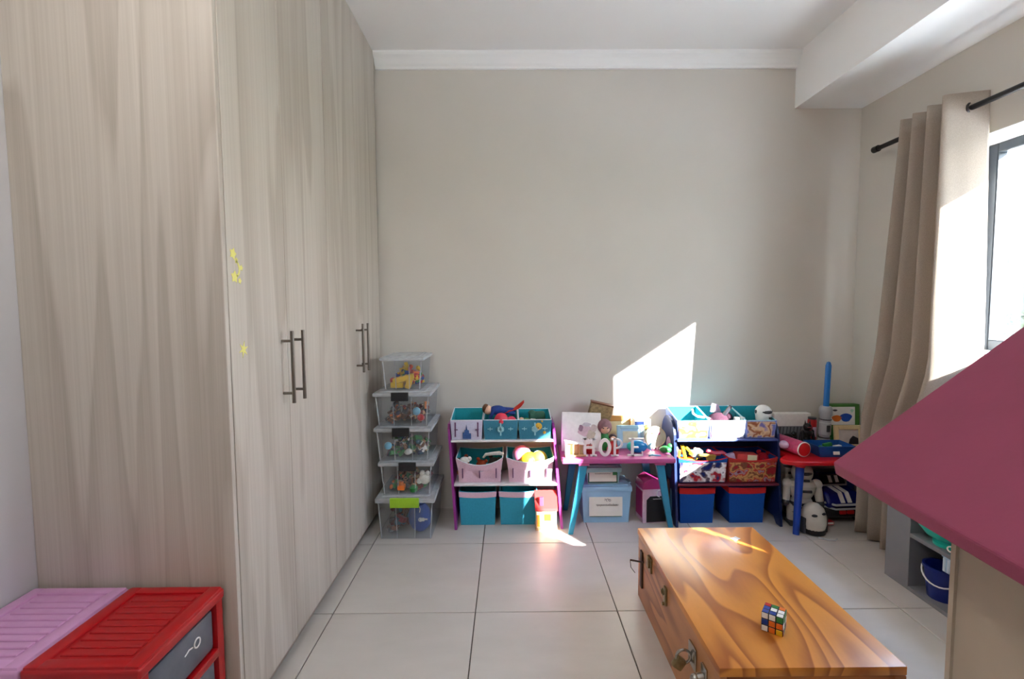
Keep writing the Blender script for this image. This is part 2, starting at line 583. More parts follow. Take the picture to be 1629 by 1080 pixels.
for k in range(4):
    y0, y1 = wy(edges[k]) + .0015, wy(edges[k + 1]) - .0015
    bm = B(); box(bm, wl(-.82), wl(XD), y0, y1, .062, ZC - .004, .001, 1)
    d = obj('door', bm, M_ash, wd)
    yh = (y1 - .043) if k % 2 == 0 else (y0 + .043)
    bm = B(); xh = wl(-.763)
    cyl(bm, (xh, yh, .95), (xh, yh, 1.205), .0065, n=12)
    for z in (.985, 1.17):
        cyl(bm, (wl(XD) - .001, yh, z), (xh, yh, z), .005, n=10)
    obj('handle', bm, M_steel, d, True)
    if k == 0:
        def star(y, z, ro, ri, n, ph=0):
            s = B()
            pts = []
            for q in range(2 * n):
                r = ro if q % 2 == 0 else ri
                a = math.pi * q / n + ph
                pts.append((wy(y) + r * math.cos(a), z + r * math.sin(a)))
            prism(s, pts, wl(XD), wl(XD) + .0008, 'x')
            obj('sticker', s, M_stick, d)
        star(1.420, 1.443, .018, .011, 5); star(1.436, 1.425, .010, .006, 5, .4); star(1.424, 1.376, .019, .012, 5, .2)
        star(1.460, 1.405, .010, .006, 5, .1); star(1.450, 1.366, .010, .006, 5); star(1.455, 1.161, .026, .009, 6, .3)
        s = B()
        A = [(wy(1.428) + .026 * math.cos(t), 1.400 + .026 * math.sin(t)) for t in [(-1.3 + 2.6 * q / 10) for q in range(11)]]
        C = [(wy(1.420) + .027 * math.cos(t), 1.400 + .022 * math.sin(t)) for t in [(1.1 - 2.2 * q / 10) for q in range(11)]]
        prism(s, A + C, wl(XD), wl(XD) + .0008, 'x'); obj('sticker', s, M_stick, d)

# ------------------------------------------------------------------ curtain and rod
M_curt = fabric('curtain_linen', (178, 165, 151), 0.12)
def crom(P, n):
    out = []
    for i in range(len(P) - 1):
        p0, p1, p2, p3 = P[max(i - 1, 0)], P[i], P[i + 1], P[min(i + 2, len(P) - 1)]
        for k in range(n):
            t = k / n
            out.append(tuple(0.5 * (2 * p1[q] + (p2[q] - p0[q]) * t + (2 * p0[q] - 5 * p1[q] + 4 * p2[q] - p3[q]) * t * t + (3 * p1[q] - p0[q] - 3 * p2[q] + p3[q]) * t ** 3) for q in (0, 1)))
    out.append(P[-1])
    return out
top = crom([(2.11, 2.575), (2.02, 2.545), (2.12, 2.50), (2.015, 2.465), (2.12, 2.42), (2.01, 2.375), (2.12, 2.335), (1.985, 2.265), (2.05, 2.232), (2.145, 2.205)], 7)
bot = crom([(2.06, 2.70), (1.93, 2.645), (2.09, 2.575), (1.93, 2.50), (2.10, 2.43), (1.93, 2.35), (2.10, 2.275), (1.915, 2.19), (1.99, 2.125), (2.09, 2.075)], 7)
end = crom([(2.05, 2.70), (1.95, 2.655), (2.09, 2.605), (1.94, 2.555), (2.09, 2.505), (1.94, 2.45), (2.09, 2.40), (1.94, 2.345), (2.02, 2.30), (2.09, 2.262)], 7)
cur = thing('curtain', 'beige linen eyelet curtain hanging open beside the window', 'curtain', (0, 0, 0))
def drape(root, top, bot, end, zb=.01):
    bm = B()
    NZ = 26
    g = []
    for iz in range(NZ + 1):
        f = iz / NZ
        z = 2.235 - f * (2.235 - zb)
        h = max(0.0, min(1.0, (f - .52) / .26))
        h = h * h * (3 - 2 * h)
        row = []
        for i, (a, b, c) in enumerate(zip(top, bot, end)):
            e = f ** 1.15
            wob = .008 * math.sin(i * .7 + f * 5.0) * f
            x, y = a[0] * (1 - e) + b[0] * e, a[1] * (1 - e) + b[1] * e
            row.append(bm.verts.new((x * (1 - h) + c[0] * h + wob, y * (1 - h) + c[1] * h, z)))
        g.append(row)
    for r0, r1 in zip(g, g[1:]):
        for k in range(len(r0) - 1):
            bm.faces.new((r0[k], r0[k + 1], r1[k + 1], r1[k]))
    co = obj('drape', bm, M_curt, root, True)
    sm = co.modifiers.new('thick', 'SOLIDIFY'); sm.thickness = .0025; sm.offset = 0
drape(cur, top, bot, end)
cur2 = thing('curtain', 'unseen beige linen curtain added across the window to shape the sun patches', 'curtain', (0, 0, 0))  # out of view, put in and flared to shape the sun patches
t2 = crom([(2.09 + .05 * (-1) ** k, 1.562 - .043 * k) for k in range(10)], 7)
b2_ = crom([(2.09 + .05 * (-1) ** k, 1.576 - .082 * k) for k in range(10)], 7)
drape(cur2, t2, b2_, b2_, .515)
# eyelets where the rod passes the near folds
for (x, y) in ((2.08, 2.228),):
    bm = B(); torus(bm, (x, y, 2.165), .022, .005, Rz(R(20)) @ Rx(R(90)), 20, 6); obj('eyelet', bm, 'black', cur, True)
rod = thing('curtain_rod', 'black metal curtain rod on the window wall', 'curtain rod', (2.08, 2.77, 2.165))
bm = B(); cyl(bm, (0, 0, 0), (0, -2.7, 0), .0125, n=16); obj('pole', bm, 'black', rod, True)
bm = B(); cyl(bm, (0, .035, 0), (0, 0, 0), .018, n=16); obj('end_cap', bm, 'black', rod, True)
bm = B(); cyl(bm, (0, -2.735, 0), (0, -2.7, 0), .018, n=16); obj('end_cap', bm, 'black', rod, True)
for y in (-.14, -1.75):
    bm = B(); cyl(bm, (.09, y, 0), (0, y, 0), .008, n=10); cyl(bm, (.09, y, 0), (.083, y, 0), .025, n=14); obj('bracket', bm, 'black', rod, True)

# ------------------------------------------------------------------ plastic drawer towers by the wardrobe end
def tower(name, label, x0, x1, y0, y1, h, frame_m, group):
    t = thing(name, label, 'drawer unit', (x0, y0, 0), group=group)
    W, D = x1 - x0, y1 - y0
    bm = B()
    for (x, y) in ((0, 0), (0, D - .03), (W - .03, 0), (W - .03, D - .03)):
        box(bm, x, x + .03, y, y + .03, 0, h - .03, .006, 2)
    box(bm, 0, .012, .02, D - .02, .02, h - .03); box(bm, .01, W - .03, D - .012, D - .004, .02, h - .03); box(bm, .01, W - .03, .004, .012, .02, h - .03)
    obj('frame', bm, frame_m, t, True)
    bm = B(); box(bm, -.004, W + .004, -.004, D + .004, h - .034, h - .006, .008, 3)
    box(bm, .0, .035, 0, D, h - .02, h, .006, 2); box(bm, W - .035, W, 0, D, h - .02, h, .006, 2)
    box(bm, .03, W - .03, 0, .03, h - .02, h, .006, 2); box(bm, .03, W - .03, D - .03, D, h - .02, h, .006, 2)
    lid = obj('top', bm, frame_m, t, True)
    n = 9
    for k in range(n):
        y = .04 + (D - .08) * (k + .5) / n
        bm = B(); box(bm, .045, W - .045, y - .011, y + .011, h - .012, h - .002, .002, 1); obj('rib', bm, frame_m, lid)
    nd = 3
    hh = (h - .05) / nd
    for k in range(nd):
        z0 = .015 + k * hh
        bm = B(); box(bm, .02, W - .02, .034, D - .034, z0, z0 + .018, .004, 1); obj('runner', bm, frame_m, t)
        bm = B(); box(bm, .03, W - .008, .036, D - .036, z0 + .022, z0 + hh - .012, .008, 2)
        d = obj('drawer', bm, mat('smoked_drawer', (92, 96, 106), .22, .2, 14), t, True)
        bm = B()
        torus(bm, (W - .007, D * .66, z0 + hh * .6), .012, .002, Ry(R(90)), 18, 6)
        tube(bm, [(W - .007, D * .50, z0 + hh * .58), (W - .006, D * .55, z0 + hh * .63), (W - .007, D * .60, z0 + hh * .6)], .0018, 6)
        obj('drawer_pull', bm, 'white', d, True)
        bm = B(); box(bm, W - .022, W + .003, .030, D - .030, z0 - .006, z0 + .018, .005, 2); obj('front_rail', bm, frame_m, t, True)
M_redp = mat('red_plastic', (168, 8, 18), 0.35, 0.04, 30)
M_pinkp = mat('pink_plastic', (200, 148, 190), 0.4, 0.04, 30)
tower('drawer_tower', 'red plastic drawer tower with smoked drawers against the wardrobe end', -1.092, -.832, 1.035, 1.35, .487, M_redp, 'plastic drawer towers')
tower('drawer_tower', 'pink plastic drawer tower with a pale top between the wall and the red tower', -1.368, -1.102, 1.035, 1.35, .487, M_pinkp, 'plastic drawer towers')

# ------------------------------------------------------------------ pine chest
M_pine = wood('pine_lacquer', (164, 90, 26), (214, 138, 52), (3.2, .70, 1.6), 1.2, .45, .38, .22, coat=.2, rings=13.0, bump=.03)
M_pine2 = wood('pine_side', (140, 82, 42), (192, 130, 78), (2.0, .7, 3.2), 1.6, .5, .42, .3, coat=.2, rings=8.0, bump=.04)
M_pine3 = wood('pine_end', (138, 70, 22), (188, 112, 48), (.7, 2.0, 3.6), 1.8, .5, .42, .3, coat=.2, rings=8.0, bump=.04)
CX0, CX1, CY0, CY1, CH = .562, 1.072, 1.245, 2.085, .305
ch = thing('wooden_chest', 'low lacquered pine chest with brass latches standing on the floor tiles', 'chest', (CX0, CY0, 0))
CW, CD = CX1 - CX0, CY1 - CY0
bm = B(); box(bm, 0, CW, 0, CD, CH - .026, CH, .003, 2); obj('lid', bm, M_pine, ch, True)
bm = B(); box(bm, .004, .022, .004, CD - .004, .0, CH - .028, .002, 1); obj('side_panel', bm, M_pine2, ch)
bm = B(); box(bm, CW - .022, CW - .004, .004, CD - .004, .0, CH - .028, .002, 1); obj('side_panel', bm, M_pine2, ch)
bm = B(); box(bm, .022, CW - .022, .004, .022, .0, CH - .028, .001, 1); obj('end_panel', bm, M_pine3, ch)
bm = B(); box(bm, .022, CW - .022, CD - .022, CD - .004, .0, CH - .028, .001, 1); obj('end_panel', bm, M_pine3, ch)
bm = B(); box(bm, CW - .034, CW - .001, .000, .006, .0, CH - .028, .001, 1); obj('corner_strip', bm, M_pine3, ch)
M_brass = mat('aged_brass', (150, 132, 96), 0.35, 0.2, 60, metal=.9)
M_nick = mat('nickel', (176, 172, 164), 0.25, 0.08, 60, metal=1.0)
M_iron = mat('dark_iron', (74, 54, 42), 0.5, 0.2, 60, metal=.5)
bm = B(); box(bm, -.004, .004, 2.000 - CY0, 2.030 - CY0, .075, .235, .002, 1); obj('hinge_strap', bm, M_iron, ch)
bm = B(); cyl(bm, (-.05, 2.012 - CY0, .198), (.004, 1.99 - CY0, .198), .004, n=8); tube(bm, [(-.05, 2.012 - CY0, .198), (-.046, 2.012 - CY0, .165), (-.028, 2.014 - CY0, .14)], .0015, 6); obj('peg', bm, M_iron, ch, True)
def latch(y, z, nm):
    bm = B(); box(bm, -.004, .004, y - .022, y + .022, z - .030, z + .030, .002, 1); box(bm, -.012, -.003, y - .012, y + .012, z - .012, z + .034, .004, 2); obj(nm, bm, M_brass, ch, True)
latch(1.893 - CY0, .243, 'latch')
bm = B(); y = 1.700 - CY0
box(bm, -.004, .004, y - .013, y + .013, .195, .262, .004, 2); torus(bm, (-.010, y, .245), .010, .003, Ry(R(90)), 16, 6); cyl(bm, (-.012, y, .20), (.0, y, .20), .006, n=10); obj('hasp', bm, M_brass, ch, True)
y = 1.435 - CY0
bm = B(); box(bm, -.004, .004, y - .028, y + .028, .165, .235, .004, 2); obj('lock_plate', bm, M_nick, ch, True)
bm = B(); torus(bm, (-.026, y + .006, .192), .022, .0045, Rx(R(90)), 20, 8); obj('shackle', bm, M_nick, ch, True)
bm = B(); rbox(bm, (-.040, y + .006, .172), (.032, .022, .036), Ry(R(35)), .006, 2); obj('padlock', bm, M_brass, ch, True)
y = 1.345 - CY0
bm = B(); box(bm, -.004, .004, y - .018, y + .018, .165, .235, .003, 2); cyl(bm, (-.024, y, .196), (.0, y, .200), .014, n=16); sph(bm, (-.026, y, .196), .015); obj('knob', bm, M_nick, ch, True)
bm = B(); box(bm, -.018, .018, -.012, .012, 0, .0025, .001, 1)
one('paper_scrap', bm, 'white', 'small white scrap lying on the far end of the pine chest', 'scrap', (.945, 1.975, CH), (0, 0, .5))

# ------------------------------------------------------------------ puzzle cube on the chest
pc = thing('puzzle_cube', 'scrambled colour puzzle cube lying on the pine chest lid', 'puzzle cube', (.795, 1.405, CH), R(-38))
s = .0585
bm = B(); box(bm, -s / 2, s / 2, -s / 2, s / 2, 0, s, .003, 2); obj('core', bm, 'black', pc, True)
F = {'front': 'white white green blue orange orange white orange yellow'.split(), 'side': 'green green green white green white maroon green maroon'.split(),
     'top': 'red green orange blue white white blue blue white'.split()}
q = s / 3
for r in range(3):
    for c in range(3):
        a = -s / 2 + q * (c + .5); z = s - q * (r + .5)
        bm = B(); box(bm, a - q * .42, a + q * .42, -s / 2 - .0008, -s / 2 + .0008, z - q * .42, z + q * .42, .0006, 1); obj('sticker', bm, F['front'][r * 3 + c], pc)
        bm = B(); box(bm, s / 2 - .0008, s / 2 + .0008, a - q * .42, a + q * .42, z - q * .42, z + q * .42, .0006, 1); obj('sticker', bm, F['side'][r * 3 + c], pc)
        b2 = s / 2 - q * (r + .5)
        bm = B(); box(bm, a - q * .42, a + q * .42, b2 - q * .42, b2 + q * .42, s - .0008, s + .0008, .0006, 1); obj('sticker', bm, F['top'][r * 3 + c], pc)

# ------------------------------------------------------------------ doll house in the foreground
M_plum = mat('plum_paint', (141, 55, 85), 0.6, 0.05, 9, bump=.08, bscale=60)
M_ply = mat('raw_board', (178, 164, 146), 0.75, 0.05, 6, bump=.05, bscale=120)
dh = thing('doll_house', 'large plywood doll house with a steep plum roof near the cabinet', 'doll house', (1.318, 1.096, 0), -0.1011)
hw, rl = .537, .72
zr, ze, th = 1.340, .902, .030
for sgn in (-1, 1):
    bm = B()
    nx, nz = .634, .773
    zs_ = ze if sgn < 0 else ze + .045          # unseen slope flattened, its eave raised to keep sun off the chest
    P = [(0, zr), (sgn * hw, zs_), (sgn * (hw - th * .2), zs_ - th), (0, zr - th * 1.25)]
    prism(bm, P, -rl, 0, 'y')
    o = obj('roof_panel', bm, M_plum, dh)
    bv = o.modifiers.new('soft', 'BEVEL'); bv.width = .004; bv.segments = 2
bw = .40
for nm, y0, y1 in (('gable_wall', -.192, -.180), ('gable_wall', -.66, -.648)):
    bm = B(); zt = zr - th * 1.3
    k = (zr - ze) / hw
    prism(bm, [(-bw, 0), (bw, 0), (bw, zt - k * bw), (0, zt), (-bw, zt - k * bw)], y0, y1, 'y'); obj(nm, bm, M_ply, dh)
for sx in (-1, 1):
    bm = B(); zt = zr - th * 1.3 - (zr - ze) / hw * bw
    xa = sx * (bw - .006)
    box(bm, min(xa, xa - sx * .012), max(xa, xa - sx * .012), -.648, -.192, 0, zt); obj('side_wall', bm, M_ply, dh)
bm = B(); box(bm, -bw + .02, bw - .02, -.648, -.192, .45, .462); obj('upper_floor', bm, M_ply, dh)

# ------------------------------------------------------------------ grey open cabinet with buckets and bowl
M_grey = mat('grey_board', (122, 123, 127), 0.6, 0.03, 12)
cb = thing('open_cabinet', 'low grey open shelf cabinet against the window wall', 'cabinet', (1.79, 1.20, 0))
CBD, CBL, CBH = XR - 1.79 - .005, 2.235 - 1.20, .50
bm = B(); box(bm, 0, CBD, CBL - .135, CBL, 0, CBH, .001, 1); obj('end_panel', bm, M_grey, cb)
bm = B(); box(bm, 0, CBD, 0, .018, 0, CBH, .001, 1); obj('end_panel', bm, M_grey, cb)
bm = B(); box(bm, 0, CBD, .018, CBL - .135, 0, .018, .001, 1); obj('bottom_board', bm, M_grey, cb)
bm = B(); box(bm, 0, CBD, .018, CBL - .135, .245, .263, .001, 1); obj('shelf', bm, M_grey, cb)
bm = B(); box(bm, 0, CBD, .018, CBL - .135, CBH - .018, CBH, .001, 1); obj('top_board', bm, M_grey, cb)
bm = B(); box(bm, CBD - .008, CBD, .018, CBL - .135, .018, CBH - .018); obj('back_board', bm, M_grey, cb)
def bucket(x, y, z, label, rz):
    t = thing('toy_bucket', label, 'bucket', (x, y, z), rz, 'toy buckets in the cabinet')
    bm = B(); lathe(bm, [(0, 0), (.052, 0), (.066, .125), (.072, .127), (.072, .140), (.064, .140), (.050, .006), (0, .006)]); obj('pail', bm, mat('bucket_blue', (10, 34, 118), .3, .05, 30), t, True)
    bm = B(); pts = [(.071 * math.cos(a), .071 * math.sin(a) - .004, .122 - .050 * math.sin(max(0, min(1, (a - math.pi) / math.pi)) * math.pi)) for a in [math.pi + math.pi * k / 14 for k in range(15)]]
    tube(bm, pts, .0035, 6); obj('handle', bm, 'white', t, True)
bucket(1.868, 2.012, .018, 'blue toy bucket with a white handle beside the grey cabinet end panel', R(-52))
bucket(1.868, 1.855, .018, 'blue toy bucket with a white handle half hidden by the doll house board', R(-52))
bm = B(); lathe(bm, [(0, 0), (.078, 0), (.080, .014), (.064, .020), (.066, .030), (.115, .045), (.150, .080), (.162, .14), (.157, .142), (.142, .085), (.10, .052), (0, .040)], n=36)
bmesh.ops.scale(bm, vec=(.70, .70, .90), verts=bm.verts[:])
one('toy_bowl', bm, mat('bowl_turquoise', (36, 190, 170), .35, .04, 20), 'large turquoise plastic bowl on the cabinet shelf', 'bowl', (1.862, 1.984, .263))
tb = thing('ribbed_basket', 'pale blue ribbed basket hanging under the cabinet shelf above the buckets', 'basket', (1.80, 1.86, .172))
bm = B(); box(bm, .004, .16, -.09, .09, .0, .066, .006, 2); obj('body', bm, 'pale_blue', tb, True)
for k in range(9):
    bm = B(); y = -.08 + k * .02; box(bm, -.001, .006, y - .005, y + .005, .004, .062, .002, 1); obj('rib', bm, mat('basket_white', (206, 220, 230), .4, .04, 20), tb)
bm = B(); box(bm, -.002, .02, -.09, .09, .064, .0725, .002, 1); obj('hanger', bm, 'pale_blue', tb)
mg = thing('toy_cup', 'small white toy cup with a ring handle at the cabinet shelf edge', 'cup', (1.812, 1.885, .263), R(120))
bm = B(); lathe(bm, [(0, 0), (.017, 0), (.022, .04), (.020, .04), (.016, .004), (0, .004)]); obj('bowl', bm, 'white', mg, True)
bm = B(); torus(bm, (.028, 0, .022), .011, .003, Rx(R(90)), 14, 6); obj('handle', bm, 'white', mg, True)

# ------------------------------------------------------------------ clear storage boxes
M_clear = clear('clear_plastic', (250, 251, 252), 0.035, 0.035, (214, 220, 224), 0.15)
M_lid = clear('frosted_lid', (240, 242, 244), 0.42, 0.06, (226, 230, 234), 0.2)

def shell(bm, bx, by, tx, ty, z0, z1):
    """open tapered box, single wall: bottom half-sizes bx,by, top half-sizes tx,ty"""
    a = [bm.verts.new((sx * bx, sy * by, z0)) for sx, sy in ((-1, -1), (1, -1), (1, 1), (-1, 1))]
    b = [bm.verts.new((sx * tx, sy * ty, z1)) for sx, sy in ((-1, -1), (1, -1), (1, 1), (-1, 1))]
    bm.faces.new(a[::-1])
    for k in range(4):
        bm.faces.new((a[k], a[(k + 1) % 4], b[(k + 1) % 4], b[k]))

def jumble(name, label, x0, x1, y0, y1, z0, z1, cols, n, seed, lo=.010, hi=.026):
    """loose heap of small toy pieces that nobody could count"""
    rnd = random.Random(seed)
    bm = B()
    for k in range(n):
        r = rnd.uniform(lo, hi)
        c = Vector((rnd.uniform(x0 + r, x1 - r), rnd.uniform(y0 + r, y1 - r), 0))
        top = z0 + (z1 - z0) * (.55 + .45 * math.sin(c.x * 31 + seed) * math.cos(c.y * 23 + seed))
        c.z = rnd.uniform(z0 + r, max(z0 + r + .004, top - r))
        M3 = Matrix.Rotation(rnd.uniform(0, 6.28), 3, Vector((rnd.random() - .5, rnd.random() - .5, rnd.random() - .5)).normalized())
        n0 = len(bm.faces)
        q = rnd.random()
        if q < .45:
            rbox(bm, c, (r * 1.5, r * 1.0, r * .8), M3)
        elif q < .7:
            sph(bm, c, r * .8, (1, .8, .7), 8, 6, M3)
        else:
            d = M3 @ Vector((0, 0, r))
            cyl(bm, c - d, c + d, r * .35, r * .35, 8)
        bm.faces.ensure_lookup_table()
        mi = rnd.randrange(len(cols))
        for f in bm.faces[n0:]:
            f.material_index = mi
    o = obj(name, bm, cols[0], None, False)
    for c in cols[1:]:
        o.data.materials.append(paint(c))
    return tag(o, label, 'toys', None, 'stuff')

def clear_box(label, x0, x1, y0, y1, z0, h, clip=None, clip_w=.095, lidh=.03, dx=0):
    cx, cy = (x0 + x1) / 2, (y0 + y1) / 2
    W, D = (x1 - x0) / 2, (y1 - y0) / 2
    t = thing('storage_box', label, 'storage box', (cx, cy, z0), 0, 'clear storage boxes in the tall stack')
    bm = B(); shell(bm, W - .024, D - .024, W - .012, D - .012, .001, h - lidh * .6)
    o = obj('body', bm, M_clear, t)
    sm = o.modifiers.new('wall', 'SOLIDIFY'); sm.thickness = .002; sm.offset = -1
    for sx in (-1, 1):       # corner and wall ribs
        bm = B(); cyl(bm, (sx * (W - .030), -(D - .023), .006), (sx * (W - .016), -(D - .0125), h - lidh), .003, .003, 6); obj('corner_rib', bm, M_lid, t)
        bm = B(); cyl(bm, (sx * W * .30, -(D - .025), .004), (sx * W * .32, -(D - .0125), h - lidh), .002, .002, 6); obj('rib', bm, M_lid, t)
    bm = B(); box(bm, -W, W, -D, D, h - lidh, h - .006, .008, 2); box(bm, -W + .03, W - .03, -D + .03, D - .03, h - .010, h - .0005, .004, 1)
    obj('lid', bm, M_lid, t, True)
    if clip:
        for sy in (-1, 1):
            bm = B(); ya, yb = sy * (D - .004), sy * (D + .010)
            box(bm, dx - clip_w / 2, dx + clip_w / 2, min(ya, yb), max(ya, yb), h - lidh - .022, h - .002, .004, 2)
            obj('clip', bm, clip, t, True)
    return t

# bottom to top
sx5 = clear_box('large clear storage box with lime green clips at the floor of the stack', -.748, -.418, 2.602, 3.00, 0, .246, 'lime', .16, .034)
sx4 = clear_box('clear storage box with black clips, directly on the lime clipped one', -.733, -.424, 2.625, 2.99, .246, .192, 'black', .095, .028, .01)
sx3 = clear_box('clear storage box with black clips, middle of the stack of five', -.751, -.432, 2.620, 2.99, .438, .194, 'black', .095, .028, -.008)
sx2 = clear_box('clear storage box with black clips, directly under the unclipped top box', -.752, -.434, 2.620, 2.99, .632, .196, 'black', .095, .028, -.008)
sx1 = clear_box('smaller clear storage box without clips on top of the stack', -.722, -.474, 2.66, 2.98, .828, .190, None, 0, .024)
jumble('loose_toys', 'jumbled dark toys inside the lime clipped storage box', -.715, -.575, 2.64, 2.96, .004, .20, ['maroon', 'dark_grey', 'teal_dark', 'grey', 'brown'], 60, 1, .02, .04)
jumble('loose_toys', 'jumbled orange and brown toys in the fourth clear box', -.70, -.455, 2.66, 2.95, .251, .350, ['brown', 'orange', 'maroon', 'dark_grey', 'green', 'tan'], 130, 2, .013, .03)
jumble('loose_toys', 'jumbled figures and green pieces in the middle clear box', -.715, -.47, 2.66, 2.95, .443, .590, ['green', 'teal_dark', 'maroon', 'tan', 'navy', 'white', 'dark_grey', 'skin', 'brown'], 200, 3, .013, .032)
jumble('loose_toys', 'jumbled dark bits in the clear box under the top one', -.715, -.47, 2.66, 2.95, .637, .765, ['brown', 'dark_grey', 'orange', 'maroon', 'navy', 'tan', 'grey'], 170, 4, .013, .03)
jumble('loose_toys', 'bright building bricks in the top clear box', -.69, -.50, 2.695, 2.945, .833, .975, ['yellow', 'red', 'blue', 'green', 'orange', 'blue', 'navy', 'red'], 190, 5, .018, .034)

bm = B(); rbox(bm, (0, 0, .045), (.12, .05, .03), Ry(R(-14)), .008); rbox(bm, (.03, 0, .02), (.03, .05, .06), Ry(R(18)), .006); rbox(bm, (-.035, 0, .01), (.07, .05, .03), None, .005)
one('toy_crane', bm, 'yellow', 'yellow angular toy showing through the top clear box', 'toy', (-.60, 2.72, .843))
def ball(label, r, m, loc, ring=None):
    t = thing('toy_ball', label, 'ball', loc)
    bm = B(); sph(bm, (0, 0, r), r, u=24, v=16); obj('ball', bm, m, t, True)
    if ring:
        bm = B(); torus(bm, (0, 0, r), r * .985, r * .05, Rx(R(80)), 28, 6); obj('seam', bm, ring, t, True)
    return t
ball('pale blue ball in the clear box under the top one', .022, 'sky', (-.520, 2.665, .69), 'white')
ball('red ball in the clear box under the top one', .019, 'red', (-.497, 2.663, .658), 'white')
ball('pale blue ball in the middle clear box', .021, 'sky', (-.682, 2.665, .497), 'white')
bm = B(); sph(bm, (0, 0, .032), .033, (1, .8, 1.0)); sph(bm, (-.012, -.012, .068), .015); sph(bm, (.018, -.01, .066), .013); sph(bm, (-.03, -.01, .02), .016)
one('plush_toy', bm, mat('white_fluff', (228, 222, 210), .95, .1, 90, bump=.6, bscale=300), 'white fluffy plush in the fourth clear box', 'plush toy', (-.485, 2.69, .29))
bm = B(); box(bm, -.02, .02, -.02, .02, 0, .03, .006); cyl(bm, (0, 0, .03), (0, 0, .045), .012, n=12)
one('toy_block', bm, 'orange', 'orange studded block in the fourth clear box', 'block', (-.612, 2.665, .268))
bm = B(); lathe(bm, [(0, 0), (.02, 0), (.024, .02), (.012, .032), (0, .034)]); one('toy_dome', bm, 'green', 'green and dome shaped toy cap in the fourth clear box', 'toy', (-.545, 2.665, .258))
bg_ = thing('drawstring_bag', 'blue drawstring bag with a white camera mark in the lime clipped box', 'bag', (-.520, 2.675, .004))
bm = B(); sph(bm, (0, .03, .09), .07, (.95, .5, 1.25), 20, 12); sph(bm, (0, .02, .175), .03, (1, .6, .5)); obj('pouch', bm, mat('bag_blue', (28, 74, 150), .8, .12, 60, bump=.5, bscale=60), bg_, True)
bm = B(); box(bm, .005, .033, -.009, -.006, .078, .098, .002, 1); torus(bm, (.010, -.009, .088), .010, .0025, Rx(R(90)), 16, 6); box(bm, .033, .050, -.008, -.006, .085, .094); obj('mark', bm, 'white', bg_)
bm = B(); tube(bm, [(0, -.004, .17), (.01, -.008, .15), (.006, -.008, .13)], .002, 6); obj('cord', bm, 'white', bg_)

# ------------------------------------------------------------------ fabric toy bins and their shelf units
def ring_pts(hx, hy, z, sag, N=8):
    pts = []
    for (a, b, side) in (((-hx, -hy), (hx, -hy), 0), ((hx, -hy), (hx, hy), 1), ((hx, hy), (-hx, hy), 2), ((-hx, hy), (-hx, -hy), 3)):
        for k in range(N):
            f = k / N
            d = sag * math.sin(math.pi * f) ** .8 if side == 0 else (.25 * sag * math.sin(math.pi * f) if side == 2 else 0)
            pts.append((a[0] + (b[0] - a[0]) * f, a[1] + (b[1] - a[1]) * f, z - d))
    return pts

def loft(bm, *rings):
    R_ = [[bm.verts.new(p) for p in r] for r in rings]
    n = len(R_[0])
    for a, b in zip(R_, R_[1:]):
        for k in range(n):
            bm.faces.new((a[k], a[(k + 1) % n], b[(k + 1) % n], b[k]))
    return R_

def bin_(label, x0, x1, y0, y1, z0, h, outer, lining, trim, sag=0.0, group=None, rim=None, back=0.0, flare=.004):
    cx, cy = (x0 + x1) / 2, (y0 + y1) / 2
    W, D = (x1 - x0) / 2, (y1 - y0) / 2
    t = thing('fabric_bin', label, 'toy bin', (cx, cy, z0), 0, group)
    def rp(w, d, z, s):
        return [(p[0], p[1], p[2] + (back * (p[1] + d) / (2 * d) if z > h * .6 else 0)) for p in ring_pts(w, d, z, s)]
    bm = B(); r = loft(bm, rp(W - flare - .004, D - flare - .004, 0, 0), rp(W - flare, D - flare, h * .5, sag * .2), rp(W, D, h, sag)); bm.faces.new(r[0][::-1])
    body = obj('body', bm, outer, t)
    bm = B(); r = loft(bm, rp(W, D, h, sag), rp(W - .006, D - .006, h, sag), rp(W - flare - .009, D - flare - .009, .006, 0)); bm.faces.new(r[-1])
    obj('lining', bm, lining, t)
    bm = B(); tube(bm, rp(W - .002, D - .002, h, sag), .0028, 6, closed=True); obj('piping', bm, trim, t, True)
    if rim:
        bm = B(); loft(bm, rp(W + .0015, D + .0015, h - rim[1], sag * 1.1), rp(W + .003, D + .003, h + .001, sag)); obj('rim_band', bm, rim[0], t)
    return t, body, W, D

